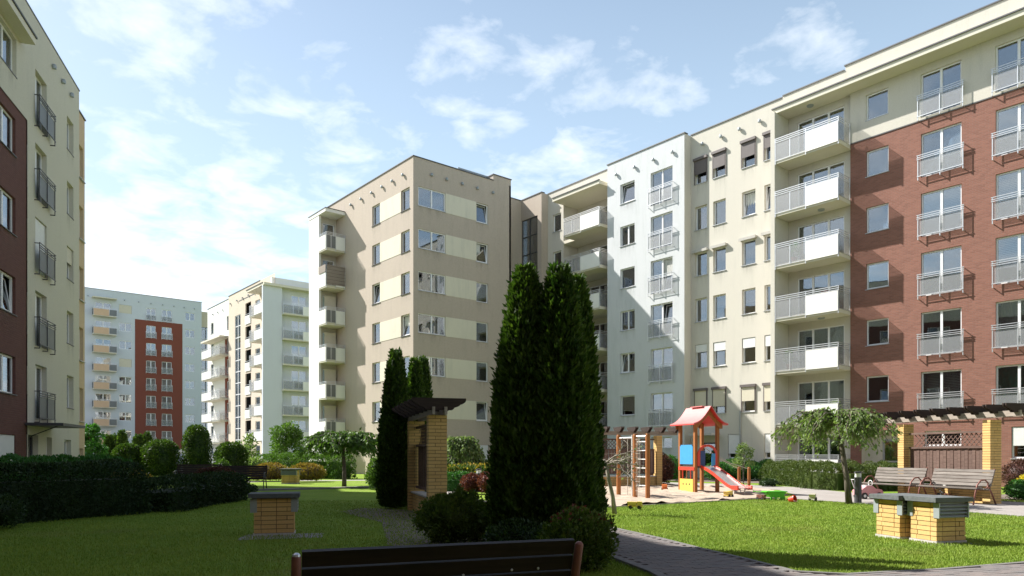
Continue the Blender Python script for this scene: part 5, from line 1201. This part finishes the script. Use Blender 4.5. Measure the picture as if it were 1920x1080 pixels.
shrub('dark_red_shrub', 'dark red barberry at the end of the low shaded hedge', 'shrub', tp(405, 24.3), (1.6, 1.6, .95), 'dull_red', 4500, .07, 73); shrub('small_shrub', 'low dark mound at the tip of the shaded bed', 'shrub', tp(455, 26), (1.0, 1.0, .35), 'yew', 1800, .06, 74)
shrub('flowering_shrub', 'yellow and orange flowering plant above the low shaded hedge', 'shrub', tp(243, 21.3), (1.15, 1.0, .95), 'spirea', 2600, .07, 75, flowers=('orange_flower', 420, .6)); shrub('small_shrub', 'small dark shrub cut off by the left edge', 'shrub', tp(0, 13.6), (.75, .75, .62), 'yew', 3000, .05, 76)
hedge('hedge', 'soft green hedge behind the tall dark one', 'hedge', [(-1.0, 22.5), (5.2, 27.6)], 1.6, 1.22, 'ground_leaf', 500, .09, 77, lump=.2)
hedge('hedge', 'dark hedge on the far lawn under the umbrella tree', 'hedge', [tuple(gp(500, 46)[:2]), tuple(gp(560, 44)[:2]), tuple(gp(650, 42)[:2])], 1.4, 1.38, 'green_leaf', 420, .10, 78, lump=.2)
for k, (x, d, dim, lb) in enumerate(((505, 38.5, (2.3, 1.6, .92), 'golden spreading shrub, left of the pair on the far lawn'), (575, 37.5, (1.9, 1.5, .92), 'golden spreading shrub right of the far brick shaft'))): shrub('golden_shrub', lb, 'shrub', tp(x, d), dim, 'gold_leaf', 4000, .09, 80 + k, 'golden shrubs on the far lawn', .2, .8)
shrub('light_shrub', 'light green shrub between the oval and round yews', 'shrub', tp(416, 37), (.8, .8, 1.15), 'green_leaf', 1500, .09, 83); shrub('light_shrub', 'leafy shrub right of the last round yew', 'shrub', tp(474, 42), (1.9, 1.6, 1.2), 'pale_leaf', 2200, .12, 84); shrub('light_shrub', 'bright shrub at the left foot of the small cypresses', 'shrub', tp(708, 29), (.9, .9, 1.25), 'green_leaf', 2200, .09, 85)
# beds between shaded pergola and tall cypresses
hedge('hedge', 'dark hedge under the beige block', 'hedge', [tuple(gp(820, 33.5)[:2]), tuple(gp(960, 34)[:2])], 1.2, 1.12, 'yew', 500, .09, 86); hedge('hedge', 'golden flowering hedge in the bed left of the tall cypresses', 'hedge', [tuple(gp(830, 29.8)[:2]), tuple(gp(950, 29)[:2])], 1.0, .92, 'spirea', 600, .08, 87, flowers=('orange_flower', 260)); hedge('hedge', 'bright green ground cover hedge before the golden one', 'hedge', [tuple(gp(830, 28)[:2]), tuple(gp(955, 27.5)[:2])], .9, .68, 'ground_leaf', 700, .08, 88)
for k, (x, d, dim, lb) in enumerate(((884, 25.8, (.75, .7, .72), 'red barberry left of the grey bollard lamp'), (916, 25.4, (.8, .7, .80), 'red barberry right of the grey bollard lamp'))): shrub('barberry_shrub', lb, 'shrub', tp(x, d), dim, 'barberry', 1500, .07, 90 + k, 'red barberries by the bollard lamp')
shrub('spirea_shrub', 'olive green shrub in the shade before the brick pillar', 'shrub', tp(855, 11.3), (1.15, 1.05, .78), 'spirea', 9000, .055, 93, lump=.34, up=.5); shrub('spirea_shrub', 'leafy shrub with pinkish tips beside the foreground bench', 'shrub', tp(1082, 8.75), (.82, .8, .68), 'spirea', 8000, .05, 94, lump=.42, up=.5, flowers=('barberry', 160, .8), wr=.6)
shrub('small_shrub', 'dark leafy shrub under the tall cypresses', 'shrub', tp(975, 10.0), (1.0, .8, .5), 'yew', 5000, .05, 95)
# along the long facade
hedge('hedge', 'curved clipped box hedge in front of the ground floor balcony', 'hedge', [(33.4, 19.6), (30.6, 16.6), (28.6, 14.7), (28.3, 13.6), (29.4, 12.8), (31.6, 12.3), (34, 12.2)], 1.35, .96, 'box_leaf', 1300, .055, 101, lump=.26)
shrub('barberry_shrub', 'large purple barberry beside the climbing frame', 'shrub', tp(1237, 33), (1.25, 1.2, 1.42), 'dull_red', 4500, .08, 102, up=.7); shrub('green_shrub', 'dark green shrub behind the purple barberry', 'shrub', tp(1255, 38), (1.5, 1.2, 1.35), 'ground_leaf', 2200, .09, 103); shrub('green_shrub', 'round light green shrub left of the play tower', 'shrub', tp(1269, 39.5), (1.0, 1.0, 1.0), 'box_leaf', 2600, .07, 104)
for k, (x, w, h) in enumerate(((1345, 1.4, 1.0), (1375, 1.5, 1.15), (1408, 1.4, 1.05), (1438, 1.3, 1.1))): shrub('green_shrub', ('dark green shrub behind the rope posts', 'dark green shrub behind the slide foot', 'dark green shrub behind the young sapling', 'dark green shrub at the left end of the curved hedge')[k], 'shrub', tp(x, 39), (w, w, h), 'ground_leaf', 1700, .09, 110 + k, 'shrubs along the cream wall')
shrub('small_shrub', 'small low cushion shrub at the tip of the curved hedge', 'shrub', tp(1441, 32), (.9, .7, .32), 'yew', 900, .07, 115)
shrub('flowering_shrub', 'yellow shrub beside the right pergola pillar', 'shrub', tp(1938, 23.6), (1.2, 1.0, .78), 'yellow_flower', 2600, .07, 116); shrub('green_shrub', 'dark green shrub below the yellow one at the right edge', 'shrub', tp(1918, 22.2), (1.3, .9, .62), 'ground_leaf', 2200, .06, 117); shrub('barberry_shrub', 'reddish shrub behind the yellow one at the right edge', 'shrub', tp(1921, 28), (1.9, 1.5, 1.2), 'dull_red', 2600, .08, 118)
# ---- grass blades where the lawn is close
def grass():
    rg = np.random.default_rng(9); out = []
    polys = []
    def field(n, x0, x1, d0, d1):
        xx = rg.uniform(x0, x1, n); dd = d0 * (d1 / d0) ** rg.random(n); uu = (xx - 960) / 1352
        return np.stack([(.6362 + uu * .7715) * dd, (.7715 - uu * .6362) * dd, np.zeros(n)], 1)
    P = np.concatenate([field(200000, 1090, 1990, 8.0, 22.5), field(110000, -80, 900, 5.5, 22)])
    PA = PATH_A_R + PATH_A_L; keep = np.array([not (inpoly(p[0], p[1], PA) or inpoly(p[0], p[1], SAND) or inpoly(p[0], p[1], PATH_B)) for p in P]); P = P[keep]; n = len(P)
    D = unit(np.array([0, 0, 1.0]) + rdirs(n, rg) * .45); S = unit(np.cross(D, rdirs(n, rg))); dist = np.linalg.norm(P[:, :2], axis=1)
    L = .022 + .03 * rg.random(n); W = .005 + .0005 * dist
    o = obj('grass', leaf_mesh('grass', P, D, S, L, W, 'grass', 5)); o['kind'] = 'stuff'; o['label'] = 'short mown grass blades on the courtyard lawn'; o['category'] = 'grass'
grass()

# ---- things left out on the balconies
def pot_plant(label, p, mat='green_leaf', h=.55, seed=1):
    t = thing('potted_plant', label, 'plant', tuple(p), 0, 'potted plants on the balconies')
    part('pot', MB().lathe([(.11, 0), (.15, .24), (.165, .25), (.165, .29), (.12, .29)], 14), 'bench_iron' if seed % 2 else 'shutter_white', t)
    rg = np.random.default_rng(seed); n = 420; U = rdirs(n, rg); P = U * (.30 * rg.random((n, 1)) ** .5) * np.array([1, 1, 1.2]) + np.array([0, 0, .30 + h * .5]); D = unit(U + np.array([0, 0, .6])); S = unit(np.cross(D, rdirs(n, rg)))
    obj('foliage', leaf_mesh('foliage', P, D, S, .11, .05, mat, seed), t)
for k, (lv, y, mat, lb) in enumerate(((6, 18.0, 'green_leaf', 'potted plant on the top balcony beside the brick wall'), (4, 19.9, 'ground_leaf', 'potted plant behind the grey sheet of the third balcony from the top'), (3, 18.2, 'barberry', 'reddish potted plant on the fourth balcony from the top'), (2, 20.2, 'green_leaf', 'potted plant on the fifth balcony from the top'), (1, 17.7, 'pale_leaf', 'tall pale potted plant on the lowest full balcony'))): pot_plant(lb, (35.75, y, FL(lv)), mat, .75, 200 + k)
for k, (lv, lb) in enumerate(((5, 'potted plant on the second balcony beside the white block'), (4, 'potted plant on the third balcony beside the white block'))): pot_plant(lb, (36.1, 34.6, FL(lv)), 'green_leaf', .7, 210 + k)
def folding_chair(label, p, rz, mat):
    t = thing('balcony_chair', label, 'chair', tuple(p), rz, 'chairs on the balconies')
    part('seat', MB().box(-.2, .2, -.2, .2, .42, .45), mat, t); part('backrest', MB().box(-.2, .2, .17, .20, .5, .92), mat, t)
    for x in (-.18, .18):
        for y in (-.18, .18): part('leg', MB().tube([(x, y, 0), (x, y, .42 if y < 0 else .55)], .014, 6), 'steel', t)
folding_chair('white chair on the second balcony from the top of the brick block', (35.9, 18.9, FL(5)), R(100), 'white_plastic'); folding_chair('dark chair on the lower balcony of the brick block', (35.9, 19.8, FL(2)), R(70), 'dark_metal'); folding_chair('white chair on the far terracotta balcony', (29.9, 95.4, FL(4)), R(60), 'white_plastic')
# bicycle on the lowest balcony of the beige tower
t = thing('bicycle', 'bicycle standing on a low balcony of the beige block tower', 'bicycle', (24.35, 50.72, 3.02), R(8))
for x in (-.5, .5):
    wv = part('wheel', MB().tube([(x + .33 * math.cos(a), 0, .34 + .33 * math.sin(a)) for a in np.linspace(0, 2 * math.pi, 25)], .018, 6, False), 'rubber', t); part('spokes', MB().tube([(x - .31, 0, .34), (x + .31, 0, .34)], .004, 4).tube([(x, 0, .03), (x, 0, .65)], .004, 4).tube([(x - .22, 0, .12), (x + .22, 0, .56)], .004, 4), 'steel', wv)
part('frame', MB().tube([(-.5, 0, .34), (-.15, 0, .85), (.38, 0, .88), (-.08, 0, .34), (-.5, 0, .34)], .018, 6).tube([(-.15, 0, .85), (-.08, 0, .34)], .018, 6).tube([(.5, 0, .34), (.38, 0, .88), (.36, 0, 1.02)], .018, 6), 'navy_plastic', t); part('saddle', MB().box(-.28, -.05, -.06, .06, .92, .97).box(-.17, -.14, -.01, .01, .85, .92), 'rubber', t); part('handlebar', MB().tube([(.36, -.26, 1.05), (.38, 0, 1.02), (.36, .26, 1.05)], .014, 6), 'dark_metal', t)
# reed screen on a tower balcony
t = thing('reed_screen', 'reed privacy screen tied to the second balcony from the top of the beige tower', 'screen', (23.6, 50.5, .22 + 2.80 * 5), 0)
part('reed_mat', MB().box(.02, 1.5, -.075, -.065, -.02, 1.45).box(-.075, -.06, -.05, 1.15, .9, 1.45), 'beam_wood', t)
for k in range(6): part('tie', MB().box(.0, 1.52, -.082, -.076, .08 + k * .25, .10 + k * .25), 'fence_wood', t)
